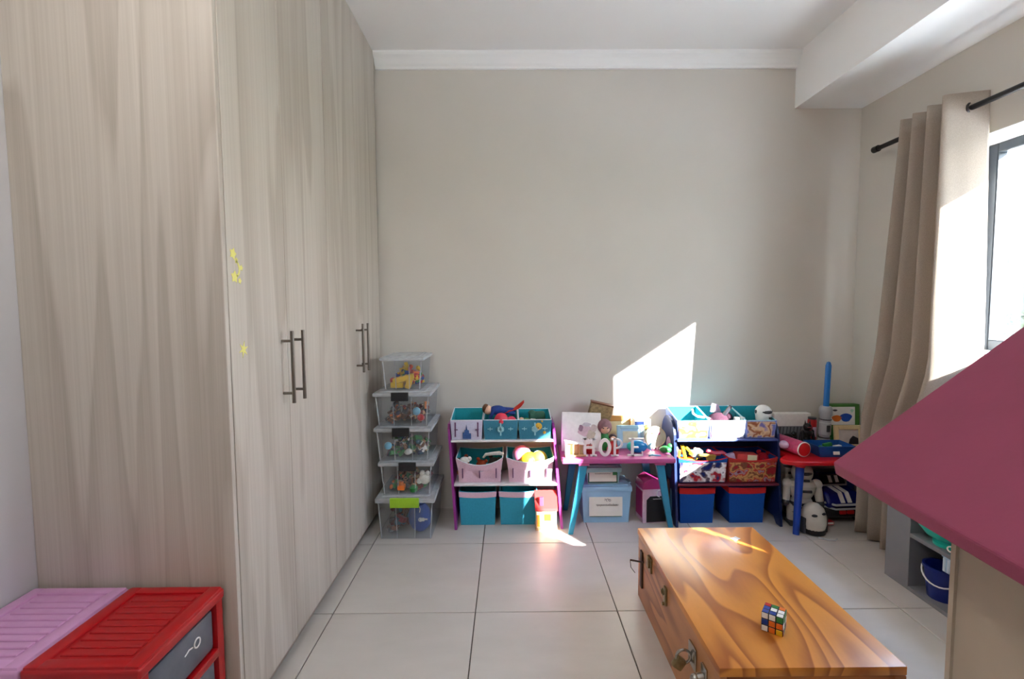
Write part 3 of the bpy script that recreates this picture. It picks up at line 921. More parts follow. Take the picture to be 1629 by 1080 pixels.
M_shv = mat('white_shelf', (226, 224, 226), .5, .02, 10)
M_purp = mat('purple_board', (146, 48, 136), .4, .05, 10)
M_navy = mat('navy_board', (20, 38, 84), .4, .05, 10)
def shelf_unit(label, x0, x1, zs, side_m, shelf_ms, shear, ybot, ytop, rounded):
    t = thing('toy_shelf', label, 'shelf unit', ((x0 + x1) / 2, 3.02, 0))
    W = (x1 - x0) / 2
    yb, yt = ybot - 3.02, ytop - 3.02
    for sx in (-1, 1):
        bm = B()
        if rounded:
            pr = [(yb, 0), (yb + .045, 0), (yb + .075, .035), (-.06, .035), (-.03, 0), (0, 0)]
            top = [(0 + yt * .5 * (1 - math.cos(a)), .50 + .125 * math.sin(a)) for a in [math.pi * k / 12 for k in range(13)]]
        else:
            pr = [(yb, 0), (yb + .035, 0), (yb + .055, .03), (-.05, .03), (-.03, 0), (0, 0)]
            top = [(0, .585), (-.02, .60), (yt + .03, .60), (yt, .575)]
        prism(bm, pr + top, sx * W - .007, sx * W + .007, 'x')
        o = obj('side_panel', bm, side_m, t)
        o.data.transform(Matrix(((1, 0, shear, 0), (0, 1, 0, 0), (0, 0, 1, 0), (0, 0, 0, 1))))
    for k, z in enumerate(zs):
        f = z / .6
        yf = yb * (1 - f) + yt * f
        bm = B(); box(bm, -W + .008, W - .008, yf - .004, -.01, z - .012, z, .002, 1)
        o = obj('shelf', bm, shelf_ms[k], t)
        o.data.transform(Matrix.Translation((shear * z, 0, 0)))
    bm = B(); box(bm, -W + .008, W - .008, -.02, -.008, .08, .12); o = obj('brace', bm, side_m, t)
    if rounded:
        bm = B(); box(bm, -W + .008, W - .008, -.009, -.003, .235, .56); obj('back_panel', bm, side_m, t)
    return t
shelf_unit('purple toy shelf with white boards between the stacked boxes and the desk', -.318, .298, (.260, .511), M_purp, (M_shv, M_shv), -.072, 2.73, 2.80, False)
def mf(n, c): return mat(n, c, .85, .06, 120, bump=.2, bscale=500, spec=.2)
F_teal, F_tealb, F_lin = mf('teal_fabric', (62, 128, 152)), mf('teal_bright_fabric', (58, 156, 184)), mf('teal_lining', (44, 158, 170))
F_lil, F_pink, F_white = mf('lilac_fabric', (206, 204, 226)), mf('pink_fabric', (222, 186, 202)), mf('white_piping', (226, 230, 236))
F_pal = mf('pale_cyan_fabric', (178, 216, 224))
gp = 'fabric bins on the purple shelf'
t, b, W, D = bin_('white trimmed bin with a tower print and turquoise lining on the purple shelf', -.349, -.160, 2.79, 3.005, .512, .117, F_lil, F_lin, F_white, .0, gp, back=.03)
bm = B(); y = -D - .002
prism(bm, [(-.022, .008), (-.022, .045), (-.012, .045), (-.012, .06), (-.005, .06), (0, .092), (.005, .06), (.014, .058), (.014, .04), (.026, .04), (.026, .008)], y - .001, y + .003, 'y'); obj('print', bm, mat('print_blue', (52, 84, 140), .8, .2, 90), b)
for x in (-.066, .066):
    bm = B(); box(bm, x - .004, x + .004, y - .001, y + .004, .02, .105); rbox(bm, (x * .93, y, .062), (.02, .002, .006)); obj('print', bm, mat('print_plum', (110, 72, 110), .8, .2, 90), b)
def flake(b, D, m):
    bm = B(); y = -D - .002
    for k in range(6):
        rbox(bm, (0, y, .062), (.004 if k % 2 else .008, .003, .075 if k == 0 else .040), Ry(R(30 * k)))
    for x in (-.062, .058):
        rbox(bm, (x, y, .064), (.03, .003, .004)); rbox(bm, (x, y, .064), (.004, .003, .02))
    obj('print', bm, m, b)
for lb, x0, x1 in (('teal snowflake bin holding a cape doll, beside the tower print bin', -.157, .047), ('teal snowflake bin at the desk end of the purple shelf top', .048, .244)):
    t, b, W, D = bin_(lb, x0, x1, 2.795, 3.005, .512, .116, F_teal, F_lin, F_white, 0, gp, back=.022)
    flake(b, D, mat('print_ice', (150, 204, 214), .8, .06, 90))
for lb, x0, x1, sg in (('saggy pink print bin full of brown soft toys on the purple shelf', -.318, -.042, .045), ('saggy pink print bin holding balls on the purple shelf', -.024, .256, .030)):
    t, b, W, D = bin_(lb, x0, x1, 2.768, 2.995, .262, .150, F_pink, F_lin, F_white, sg, gp, flare=.012)
    for x in (-W * .72, 0, W * .70):
        bm = B(); box(bm, x - .003, x + .003, -D - .0005, -D + .016, .03, .085 if x else .072); obj('print', bm, mat('print_plum', (110, 72, 110), .8, .2, 90), b)
for lb, x0, x1 in (('turquoise bin with a pink rim on the floor, nearer the stacked boxes', -.303, -.086), ('turquoise bin with a pink rim on the floor, beside the toy house', -.066, .156)):
    bin_(lb, x0, x1, 2.785, 2.995, .001, .205, F_tealb, F_lin, F_tealb, .006, gp, rim=(F_pink, .032))

# soft toys and balls in the purple shelf bins
def fluff(n, c): return mat('plush_' + n, c, .95, .15, 60, bump=.5, bscale=260, spec=.1)
def plush(label, body, loc, s=1.0, rot=(0, 0, 0), muzzle=None):
    t = thing('plush_toy', label, 'plush toy', loc, rot=rot)
    bm = B(); sph(bm, (0, 0, .045 * s), .045 * s, (1, .8, 1.05)); obj('body', bm, body, t, True)
    bm = B(); sph(bm, (0, -.01 * s, .105 * s), .036 * s); obj('head', bm, body, t, True)
    for x in (-1, 1):
        bm = B(); sph(bm, (x * .028 * s, 0, .138 * s), .014 * s, (1, .6, 1)); obj('ear', bm, body, t, True)
        bm = B(); sph(bm, (x * .045 * s, -.02 * s, .06 * s), .016 * s, (1, 1.4, 1)); obj('arm', bm, body, t, True)
        bm = B(); sph(bm, (x * .012 * s, -.042 * s, .112 * s), .0045 * s, u=8, v=6); obj('eye', bm, 'black', t, True)
    bm = B(); sph(bm, (0, -.040 * s, .096 * s), .014 * s, (1.1, .8, .8)); obj('muzzle', bm, muzzle or fluff('cream', (214, 196, 170)), t, True)
    return t
br, dk, wh = fluff('brown', (110, 56, 38)), fluff('dark', (52, 46, 44)), fluff('white', (222, 218, 210))
plush('brown plush animal at the stacked box side of the saggy pink bin', br, (-.262, 2.865, .272), .95, (.2, -.3, .4))
plush('reddish brown plush animal in the middle of the saggy pink bin', fluff('rust', (142, 58, 34)), (-.185, 2.85, .270), .85, (.2, .2, -.2))
plush('dark plush animal at the ball bin side of the saggy pink bin', dk, (-.105, 2.87, .272), .95, (.3, .2, -.3))
bm = B(); tube(bm, [(-.055, 0, 0), (-.04, -.004, .02), (0, -.008, .026), (.04, -.004, .028), (.065, 0, .018)], [.006, .009, .010, .012, .008], 8)
one('soft_toy_scarf', bm, wh, 'white soft strip lying over the dark plush', 'soft toy', (-.105, 2.83, .395))
bm = B(); sph(bm, (0, 0, .02), .024, (1.3, 1, .8)); sph(bm, (.028, 0, .028), .013)
one('plush_toy', bm, wh, 'small white plush peeking over the rim of the saggy pink bin', 'plush toy', (-.268, 2.80, .370))
ball('pink foam ball behind the yellow ball in the saggy bin', .058, 'pink', (.070, 2.90, .330), None)
t = ball('yellow ball with a black ringed eye mark in the saggy pink bin', .055, 'yellow', (.110, 2.855, .310), None)
bm = B(); torus(bm, (.008, -.047, .062), .026, .0028, Rx(R(80)), 22, 6); cyl(bm, (0, -.018, .108), (0, -.022, .118), .003, n=6); obj('mark', bm, 'black', t, True)
bm = B(); sph(bm, (.008, -.046, .058), .020, (1, .5, 1)); obj('spot', bm, 'white', t, True)
ball('yellow and white ball at the desk side of the saggy pink bin', .048, mat('yellow_white', (232, 206, 70), .4, .25, 14), (.175, 2.87, .325), 'white')

dl = thing('rag_doll', 'rag doll in blue clothes with a red cape lying on the snowflake bin', 'doll', (-.045, 2.885, .62), rot=(0, 0, 0))
bm = B(); sph(bm, (-.088, 0, .050), .026, (1, 1, 1.1)); obj('head', bm, 'skin', dl, True)
bm = B(); sph(bm, (-.100, .006, .056), .027, (.85, 1, 1.1)); obj('hair', bm, 'brown', dl, True)
bm = B(); sph(bm, (-.030, 0, .048), .034, (1.5, .9, .85)); cyl(bm, (.0, -.01, .045), (.075, -.015, .03), .016, .011, 12); cyl(bm, (.0, .015, .05), (.08, .02, .045), .016, .011, 12); cyl(bm, (-.055, -.02, .045), (-.075, -.03, .005), .011, .009, 10); obj('body', bm, mat('doll_blue', (30, 62, 136), .8, .1, 60), dl, True)
bm = B()
g = [[bm.verts.new((.015 + .115 * u, -.028 + .05 * v, .045 + .055 * u * u - .030 * abs(v - .5) * (1 - u) + .008 * math.sin(6 * u + 4 * v))) for v in [k / 5 for k in range(6)]] for u in [k / 7 for k in range(8)]]
for a, b2 in zip(g, g[1:]):
    for k in range(5):
        bm.faces.new((a[k], a[k + 1], b2[k + 1], b2[k]))
o = obj('cape', bm, mat('cape_red', (196, 44, 32), .8, .1, 60), dl, True); q = o.modifiers.new('t', 'SOLIDIFY'); q.thickness = .003
ball('large rose pink foam ball in the cape doll bin', .042, 'rose', (-.052, 2.835, .578), None)
ball('small rose pink foam ball in the cape doll bin', .030, mat('rose_foam', (206, 62, 92), .8, .1, 50), (.008, 2.832, .582), None)
plush('yellow plush animal in the snowflake bin by the desk', fluff('yellow', (222, 176, 74)), (.185, 2.86, .52), .80, (.5, 0, -.4))
bm = B(); rbox(bm, (0, 0, .035), (.10, .05, .07), Rz(.2), .015); sph(bm, (-.03, -.01, .066), .020, (1.2, 1, .8)); one('felt_hat', bm, mat('felt_green', (58, 104, 84), .9, .1, 70), 'dark green felt hat at the back of the snowflake bin by the desk', 'hat', (.165, 2.945, .575))
bm = B(); lathe(bm, [(0, 0), (.018, 0), (.018, .012), (.012, .015), (.014, .04), (0, .046)]); one('toy_figure', bm, 'skin', 'small skin toned figurine in the snowflake bin by the desk', 'figurine', (.068, 2.84, .588))
bm = B(); rbox(bm, (0, 0, .022), (.03, .03, .044), Rz(.5), .004); one('toy_block', bm, 'green', 'green block in the snowflake bin by the desk', 'block', (.098, 2.845, .582))
bm = B(); rbox(bm, (0, 0, .02), (.03, .024, .04), Rz(-.3), .004); one('toy_block', bm, 'white', 'white block in the snowflake bin by the desk', 'block', (.135, 2.832, .585))

th_ = thing('toy_house', 'wooden toy house with a red roof on the floor under the purple shelf', 'toy house', (.203, 2.785, 0))
bm = B(); box(bm, -.056, .062, -.065, .065, .022, .125, .003, 1); obj('wall', bm, mat('toy_wall', (238, 222, 190), .6, .05, 30), th_)
bm = B(); prism(bm, [(-.080, .118), (.080, .118), (.072, .130), (.0, .212), (-.0, .212), (-.072, .130)], -.062, .068, 'x'); obj('roof', bm, mat('toy_roof', (196, 34, 30), .5, .06, 30), th_)
bm = B(); box(bm, -.060, .066, -.075, .075, 0, .022, .003, 1); obj('base', bm, 'tan', th_)
bm = B(); box(bm, -.008, .030, -.069, -.064, .055, .095, .001, 1); obj('window', bm, 'orange', th_)
bm = B(); box(bm, -.052, -.034, -.069, -.064, .022, .09, .001, 1); obj('door', bm, 'orange', th_)
bm = B(); rbox(bm, (-.025, -.052, .165), (.024, .02, .05), None, .002); obj('chimney', bm, 'rose', th_)

# navy unit
shelf_unit('navy toy shelf with rounded ends between the desk and the red table', .968, 1.576, (.249, .507), M_navy, (mat('maroon_shelf', (96, 22, 40), .5, .05, 12), mat('blue_shelf', (70, 84, 140), .5, .05, 12)), 0.0, 2.735, 2.79, True)
ns = bpy.data.objects['toy_shelf.001']
for k, (ya, yb2, za, zb, m) in enumerate(((-.18, -.10, .36, .50, 'lilac'), (-.20, -.08, .25, .34, 'teal'), (-.17, -.11, .10, .24, 'tan'), (-.21, -.17, .03, .20, 'sky'), (-.10, -.06, .06, .16, 'gold'))):
    bm = B(); pts = [((ya + yb2) / 2 + (yb2 - ya) / 2 * math.cos(a) * (1 + .2 * math.sin(3 * a + k)), (za + zb) / 2 + (zb - za) / 2 * math.sin(a)) for a in [6.283 * q / 14 for q in range(14)]]
    prism(bm, pts, -.3125, -.3095, 'x'); obj('print', bm, m, ns)
gn = 'fabric bins on the navy shelf'
F_per, F_ora, F_bl = mf('periwinkle_fabric', (122, 138, 196)), mf('orange_print', (232, 140, 60)), mf('blue_fabric', (20, 74, 148))
F_red, F_redw = mf('red_fabric', (196, 40, 40)), mf('red_print', (168, 52, 46))
def print_mat(name, cols, scale, seed):
    """blurred many-coloured cloth print"""
    m = mat(name, cols[0], .85, .05, 60, spec=.2)
    n, l = m.node_tree.nodes, m.node_tree.links
    t = n.new('ShaderNodeTexCoord'); mp = n.new('ShaderNodeMapping'); mp.inputs['Location'].default_value = (seed, seed * 1.7, seed * .6); mp.inputs['Scale'].default_value = (1, .3, 1.25)
    nz = n.new('ShaderNodeTexNoise'); nz.inputs['Scale'].default_value = scale; nz.inputs['Detail'].default_value = 2.5; nz.inputs['Distortion'].default_value = .25
    cr = n.new('ShaderNodeValToRGB'); cr.color_ramp.interpolation = 'EASE'
    k = len(cols)
    cr.color_ramp.elements[1].position = .68; cr.color_ramp.elements[1].color = (*lin(cols[-1]), 1)
    cr.color_ramp.elements[0].position = .34; cr.color_ramp.elements[0].color = (*lin(cols[0]), 1)
    for q, c in enumerate(cols[1:-1]):
        cr.color_ramp.elements.new(.34 + .34 * (q + 1) / (k - 1)).color = (*lin(c), 1)
    l.new(t.outputs['Object'], mp.inputs[0]); l.new(mp.outputs[0], nz.inputs['Vector']); l.new(nz.outputs['Fac'], cr.inputs[0]); l.new(cr.outputs[0], n['Principled BSDF'].inputs['Base Color'])
    return m
PRN = [print_mat('print_orange', [(110, 122, 180), (232, 132, 56), (206, 98, 50), (246, 214, 180), (240, 240, 246)], 13, 3.1),
       print_mat('print_blush', [(150, 170, 214), (214, 214, 236), (240, 236, 240), (238, 196, 190), (236, 224, 224)], 13, 5.3),
       print_mat('print_tan', [(112, 116, 172), (206, 176, 150), (150, 84, 52), (214, 180, 140), (120, 110, 166)], 13, 8.2),
       print_mat('print_redwhite', [(60, 50, 90), (176, 36, 44), (200, 188, 184), (232, 224, 224), (100, 84, 92), (30, 40, 100)], 15, 2.4),
       print_mat('print_redbrown', [(150, 36, 44), (120, 70, 50), (196, 140, 84), (176, 60, 50), (150, 130, 140), (120, 30, 44)], 17, 6.6)]
def panel_print(b, W, D, h, m, fl=.004):
    bm = B()
    A = [bm.verts.new((x, -D + fl * (1 - z / h) + .002 + dy, z)) for dy in (-.0045, .004) for x, z in ((-W + .012, .006), (W - .012, .006), (W - .008, h - .006), (-W + .008, h - .006))]
    for f in ((0, 1, 2, 3), (7, 6, 5, 4), (0, 4, 5, 1), (1, 5, 6, 2), (2, 6, 7, 3), (3, 7, 4, 0)):
        bm.faces.new([A[q] for q in f])
    obj('print', bm, m, b)
for lb, x0, x1, kind in (('pale bin with an orange print on the navy shelf top, by the desk', .980, 1.170, 0), ('white bin with a faint pink print in the middle of the navy shelf top', 1.172, 1.382, 1), ('periwinkle bin with a tan print on the navy shelf top, under the robot helmet', 1.384, 1.564, 2)):
    t, b, W, D = bin_(lb, x0, x1, 2.792, 3.005, .508, .106, F_per if kind != 1 else F_white, F_lin, F_pal, 0, gn, back=.045)
    panel_print(b, W, D, .106, PRN[kind])
for lb, x0, x1, kind in (('red and white print bin on the navy shelf with a toy crane in it', .982, 1.270, 0), ('reddish print bin on the navy shelf with a red box in it', 1.274, 1.563, 1)):
    t, b, W, D = bin_(lb, x0, x1, 2.768, 2.995, .251, .150, F_bl if kind == 0 else F_redw, F_bl, F_red, .020, gn, flare=.008)
    panel_print(b, W, D, .128, PRN[kind + 3], .008)
for lb, x0, x1 in (('red rimmed blue bin on the floor, at the desk side of the navy shelf', .998, 1.206), ('red rimmed blue bin on the floor, at the table side of the navy shelf', 1.290, 1.504)):
    bin_(lb, x0, x1, 2.785, 2.995, .001, .218, F_bl, F_bl, F_bl, .004, gn, rim=(F_red, .036))

# toys in the navy shelf bins
rb = thing('robot_helmet', 'white toy robot head with a black visor on the periwinkle bin', 'toy', (1.527, 2.875, .600))
bm = B(); sph(bm, (0, 0, .045), .046, (1.05, 1, 1)); cyl(bm, (0, 0, .0), (0, 0, .03), .042, .045, 20); obj('shell', bm, 'white', rb, True)
bm = B(); sph(bm, (.004, -.012, .052), .039, (1.0, 1, .42)); obj('visor', bm, 'black', rb, True)
bm = B(); box(bm, .012, .030, -.050, -.040, .012, .024, .002, 1); obj('vent', bm, 'black', rb)
bm = B(); sph(bm, (-.045, 0, .05), .012, (.5, 1, 1)); sph(bm, (.047, 0, .05), .012, (.5, 1, 1)); obj('ear_cap', bm, 'dark_grey', rb, True)
for k, (x, lb) in enumerate(((1.345, 'white toy block in the faint pink bin, by its middle'), (1.376, 'white toy block in the faint pink bin, at its edge'))):
    bm = B(); rbox(bm, (0, 0, .04), (.026, .03, .08), Rz(.3 * k), .005); one('toy_block', bm, 'white', lb, 'block', (x, 2.83, .548))
bm = B(); sph(bm, (0, 0, .05), .052, (1.25, .9, 1.0)); sph(bm, (.06, 0, .075), .025); sph(bm, (-.055, -.01, .045), .03)
one('plush_toy', bm, fluff('maroon', (64, 40, 52)), 'dark maroon plush heap in the faint pink bin', 'plush toy', (1.255, 2.875, .545))
bm = B(); prism(bm, [(-.035, 0), (.028, .0), (.012, .045), (-.025, .052)], -.006, .006, 'y'); one('plush_ear', bm, 'lilac', 'pale pink flap sticking up from the maroon plush', 'soft toy', (1.262, 2.925, .640))
bm = B(); tube(bm, [(-.03, 0, 0), (0, -.005, .03), (.025, 0, .062), (.035, 0, .075)], [.010, .012, .013, .010], 8); one('toy_strap', bm, 'ink', 'dark strap rising out of the faint pink bin', 'strap', (1.290, 2.865, .612))
bm = B(); tube(bm, [(-.06, 0, .045), (-.055, 0, .02), (-.03, -.004, .002), (.02, -.004, -.004), (.045, 0, -.012)], .007, 8); one('toy_hook', bm, 'white', 'white curved handle in the bin with the orange print', 'toy', (1.150, 2.855, .625))
bm = B(); sph(bm, (0, 0, .03), .05, (1.1, .8, .9)); one('teal_cushion', bm, mat('teal_velvet', (26, 104, 112), .9, .15, 40), 'teal plush cushion at the robot side of the faint pink bin', 'cushion', (1.335, 2.92, .575))
cr_ = thing('toy_crane', 'orange and yellow toy crane poking out of the red print bin', 'toy crane', (1.06, 2.86, .36))
bm = B(); rbox(bm, (-.015, 0, .05), (.018, .02, .09), Ry(-.25), .003); rbox(bm, (.03, 0, .045), (.016, .02, .10), Ry(-.75), .003); obj('arm', bm, 'yellow', cr_)
bm = B(); rbox(bm, (-.045, 0, .03), (.016, .022, .07), Ry(.1), .003); rbox(bm, (0, 0, 0), (.09, .05, .03), None, .006); obj('frame', bm, 'orange', cr_)
cc = thing('toy_car', 'pale blue and white toy car nose up in the red print bin', 'toy car', (1.115, 2.875, .365), rot=(.3, .25, .5))
bm = B(); rbox(bm, (0, 0, .03), (.085, .045, .035), None, .010, 3); obj('body', bm, 'pale_blue', cc, True)
bm = B(); rbox(bm, (.0, 0, .055), (.05, .04, .022), None, .008, 2); obj('cabin', bm, 'white', cc, True)
for x in (-.028, .028):
    for y in (-.024, .024):
        bm = B(); cyl(bm, (x, y - .004, .014), (x, y + .004, .014), .012, n=14); obj('wheel', bm, 'black', cc, True)
bm = B(); rbox(bm, (0, 0, .02), (.10, .02, .016), Ry(.12), .004); rbox(bm, (.02, 0, .004), (.05, .02, .03), Ry(-.3), .004); one('toy_plane', bm, 'gold', 'gold plastic toy piece lying across the red print bin', 'toy', (1.175, 2.83, .378))
bm = B(); tube(bm, [(-.07, 0, .03), (-.03, 0, .012), (.02, 0, .014), (.065, 0, -.006)], [.010, .016, .016, .008], 8); one('toy_cloth', bm, 'rose', 'rolled rose cloth at the divider of the red print bin', 'cloth', (1.255, 2.86, .388))
bm = B(); tube(bm, [(0, 0, 0), (.005, 0, .05), (-.006, 0, .105)], [.010, .008, .006], 8); one('toy_rod', bm, 'silver', 'upright grey toy rod at the desk end of the red print bin', 'toy', (1.005, 2.86, .355))
bm = B(); rbox(bm, (0, 0, .055), (.125, .06, .11), Ry(.06), .004); o = one('toy_carton', bm, mat('carton_red', (206, 66, 60), .5, .1, 20), 'red and cream toy carton standing in the reddish print bin', 'carton', (1.405, 2.84, .298))
bm = B(); rbox(bm, (.028, -.0315, .085), (.055, .002, .04), Ry(.06)); obj('label', bm, 'cream', o)
plush('red plush animal behind the carton in the reddish print bin', fluff('red', (160, 26, 40)), (1.50, 2.89, .270), 1.0, (.2, .2, 0))
bm = B(); rbox(bm, (0, 0, .04), (.06, .03, .08), Ry(-.3), .006); one('toy_block', bm, 'lilac', 'pale lilac block at the divider end of the reddish print bin', 'block', (1.318, 2.84, .325))

# ------------------------------------------------------------------ pink desk with turquoise legs
M_dtop = mat('desk_pink', (186, 84, 140), .35, .05, 12)
M_dleg = mat('desk_leg_teal', (42, 138, 170), .4, .05, 12)
dk_ = thing('kids_desk', 'small pink topped desk on slanted turquoise legs by the back wall', 'desk', (.62, 2.85, 0))
DZ = .422
bm = B(); box(bm, -.325, .322, -.155, .150, DZ - .028, DZ, .008, 3); obj('top', bm, M_dtop, dk_, True)
def leg4(bm, p0, p1, w0, w1):
    """square tapered leg from foot p0 to top p1"""
    rows = []
    for p, w in ((p0, w0), (p1, w1)):
        rows.append([bm.verts.new((p[0] + sx * w, p[1] + sy * w * .7, p[2])) for sx, sy in ((-1, -1), (1, -1), (1, 1), (-1, 1))])
    a, b = rows
    bm.faces.new(a[::-1]); bm.faces.new(b)
    for k in range(4):
        bm.faces.new((a[k], a[(k + 1) % 4], b[(k + 1) % 4], b[k]))
for p0, p1 in (((-.280, -.178, 0), (-.200, -.125, DZ - .03)), ((-.272, .150, 0), (-.225, .10, DZ - .03)), ((.312, -.105, 0), (.236, -.125, DZ - .03)), ((.285, .150, 0), (.205, .10, DZ - .03))):
    bm = B(); leg4(bm, p0, p1, .013, .023); obj('leg', bm, M_dleg, dk_)
    bm = B(); rbox(bm, (p1[0], p1[1], DZ - .033), (.06, .05, .014), None, .003); obj('bracket', bm, M_dtop, dk_)

M_lbox = mat('pale_blue_box', (150, 190, 220), .35, .05, 10)
def label_box(label, x0, x1, y0, y1, z0, h, m, big):
    t = thing('lidded_box', label, 'storage box', ((x0 + x1) / 2, (y0 + y1) / 2, z0))
    W, D = (x1 - x0) / 2, (y1 - y0) / 2
    bm = B()
    a = [(-W + .018, -D + .014), (W - .018, -D + .014), (W - .018, D - .014), (-W + .018, D - .014)]
    b = [(-W + .006, -D + .005), (W - .006, -D + .005), (W - .006, D - .005), (-W + .006, D - .005)]
    r = loft(bm, [(p[0], p[1], 0) for p in a], [(p[0], p[1], h - .03) for p in b]); bm.faces.new(r[0][::-1]); bm.faces.new(r[1])
    bd = obj('body', bm, m, t)
    bm = B(); box(bm, -W, W, -D, D, h - .038, h - .008, .006, 2); box(bm, -W + .02, W - .02, -D + .02, D - .02, h - .012, h, .004, 2); obj('lid', bm, m, t, True)
    bm = B()
    for s in (-1, 1):
        box(bm, s * (W + .002) - .008, s * (W + .002) + .008, -.035, .035, h - .055, h - .006, .003, 2)
    obj('clip', bm, m, t, True)
    M3 = Rx(math.atan2(-.009, h))
    def plate(nm, cx, cz, w, hh, m2, d):
        bm = B(); rbox(bm, (cx, -D + .0095 - (cz / h) * .009 - d, cz), (w, .001, hh), M3); return obj(nm, bm, m2, bd)
    ink = paint('ink')
    if big:
        plate('label', -.004, h * .44, W * 1.30, h * .50, mat('label_paper', (226, 222, 212), .7, .02, 20), .001)
        plate('print', -.004, h * .19, W * 1.24, .010, mat('label_green', (38, 84, 66), .7, .05, 20), .0022)
        # a small monogram and a line of script, too blurred to read
        bm = B(); y = -D + .0095 - .0045 - .004
        torus(bm, (.006, y, h * .615), .008, .0012, Rx(R(90)), 14, 5, .7); tube(bm, [(-.014, y, h * .645), (-.004, y, h * .65), (-.012, y, h * .60)], .0012, 5); torus(bm, (.018, y, h * .61), .006, .0012, Rx(R(90)), 14, 5); obj('print', bm, ink, bd)
        bm = B(); pts = []
        for k in range(64):
            f = k / 63
            pts.append((-.062 + .128 * f + .003 * math.cos(k * 1.3), y, h * .49 + .004 * math.sin(k * 1.3) * (1 + (k % 9 == 4) * 1.2)))
        tube(bm, pts, .0011, 5); obj('print', bm, ink, bd)
    else:
        plate('label', -.004, h * .42, W * 1.62, h * .62, mat('label_green', (38, 84, 66), .7, .05, 20), .001)
        plate('label', -.004, h * .44, W * 1.50, h * .54, mat('label_paper', (226, 222, 212), .7, .02, 20), .0022)
        plate('print', W * .62, h * .62, .026, .022, mat('label_leaf', (58, 124, 74), .7, .05, 20), .0032)
        for cx, w2, h2 in ((-.054, .018, .020), (-.008, .030, .008), (.052, .034, .006)):
            plate('print', cx, h * .27, w2, h2, ink, .0032)
        bm = B(); y = -D + .0095 - .0055 - .0045
        tube(bm, [(-.052 + .094 * k / 31, y, h * .60 + .0028 * math.sin(k * 1.9)) for k in range(32)], .0009, 5); obj('print', bm, ink, bd)
    return t
label_box('large pale blue lidded box with a script label under the desk', .418, .722, 2.80, 3.00, 0, .229, M_lbox, True)
label_box('small pale blue lidded box with a green bordered label on the larger one', .446, .662, 2.815, 2.985, .229, .112, mat('pale_aqua_box', (158, 200, 206), .35, .05, 10), False)
pb = thing('toy_package', 'pink and white toy package with a black window under the desk', 'package', (.850, 2.862, 0), .10)
bm = B(); box(bm, -.072, .072, -.06, .06, 0, .215, .002, 1); obj('carton', bm, mat('carton_pink', (214, 184, 206), .5, .08, 40), pb)
bm = B(); prism(bm, [(-.075, .205), (.075, .205), (.068, .24), (-.02, .272), (-.066, .246)], -.062, .062, 'y'); obj('top_flap', bm, 'magenta', pb)
bm = B(); prism(bm, [(-.050, .006), (.070, .006), (.070, .162), (-.028, .162), (-.050, .140)], -.0625, -.0595, 'y'); obj('window', bm, 'black', pb)
bm = B(); torus(bm, (.030, -.062, .178), .020, .003, Rx(R(90)), 16, 6, .75); tube(bm, [(-.012 + .05 * k / 15, -.0635, .146 + .002 * math.sin(k * 2)) for k in range(16)], .0012, 5); obj('print', bm, 'white', pb)
bm = B(); box(bm, -.0745, -.0715, -.05, .05, .03, .19); obj('side_print', bm, 'magenta', pb)

# things on the desk
cvs = thing('canvas_print', 'white canvas with a faint pinkish drawing leaning on the desk', 'canvas', (.425, 2.845, DZ), rot=(R(-14), R(3), R(4)))
bm = B(); box(bm, -.120, .120, -.006, .006, 0, .232, .002, 1); obj('panel', bm, 'white', cvs)
for x, z, rx, rz, c in ((.020, .125, .040, .035, (206, 178, 186)), (.058, .10, .026, .03, (190, 178, 160)), (-.004, .138, .014, .02, (150, 120, 134)), (.03, .160, .026, .012, (196, 190, 196)), (.075, .14, .02, .022, (200, 184, 178))):
    bm = B(); prism(bm, [(x + rx * math.cos(a) * (1 + .18 * math.sin(4 * a)), z + rz * math.sin(a)) for a in [6.283 * q / 18 for q in range(18)]], -.0072 - .0002 * len(cvs.children), -.005, 'y'); obj('print', bm, mat('wash_%d_%d' % (c[0], c[1]), c, .8, .12, 60), cvs)
hf = thing('house_frame', 'small white framed stand with wooden bars in front of the canvas', 'frame', (.375, 2.755, DZ), rot=(0, 0, R(8)))
bm = B(); box(bm, -.062, .062, -.02, .02, 0, .012, .002, 1); obj('base', bm, 'tan', hf)
bm = B(); box(bm, -.06, -.052, -.015, .015, .012, .088); box(bm, .052, .06, -.015, .015, .012, .066); rbox(bm, (0, 0, .080), (.126, .034, .009), Ry(R(10)), .002); obj('roof', bm, 'white', hf)
for x in (-.012, .024):
    bm = B(); box(bm, x - .004, x + .004, -.010, .010, .012, .072); obj('bar', bm, 'tan', hf)
bm = B(); box(bm, -.05, .05, .008, .012, .012, .07); obj('card', bm, 'cream', hf)
gb = thing('gift_box', 'brown and gold patterned box tilted behind the canvas', 'gift box', (.515, 2.965, DZ), rot=(0, R(13), R(-4)))
bm = B(); box(bm, -.075, .062, -.035, .025, 0, .272, .002, 1); obj('carton', bm, mat('gold_pattern', (150, 128, 92), .5, .35, 55), gb)
bm = B(); box(bm, -.077, .064, -.037, .027, .268, .277, .002, 1); obj('lid_edge', bm, 'brown', gb)
sd = thing('soft_doll', 'small soft doll with brown hood and green dress beside the canvas', 'doll', (.572, 2.90, DZ))
bm = B(); lathe(bm, [(0, 0), (.042, 0), (.044, .03), (.030, .075), (.022, .10), (0, .10)]); obj('dress', bm, 'green', sd, True)
bm = B(); sph(bm, (0, 0, .138), .047); obj('hood', bm, fluff('mauve', (142, 108, 112)), sd, True)
bm = B(); sph(bm, (0, -.018, .132), .034, (1, .9, 1)); obj('face', bm, 'skin', sd, True)
bm = B(); sph(bm, (-.012, -.047, .138), .004, u=8, v=6); sph(bm, (.012, -.047, .138), .004, u=8, v=6); obj('eye', bm, 'black', sd, True)
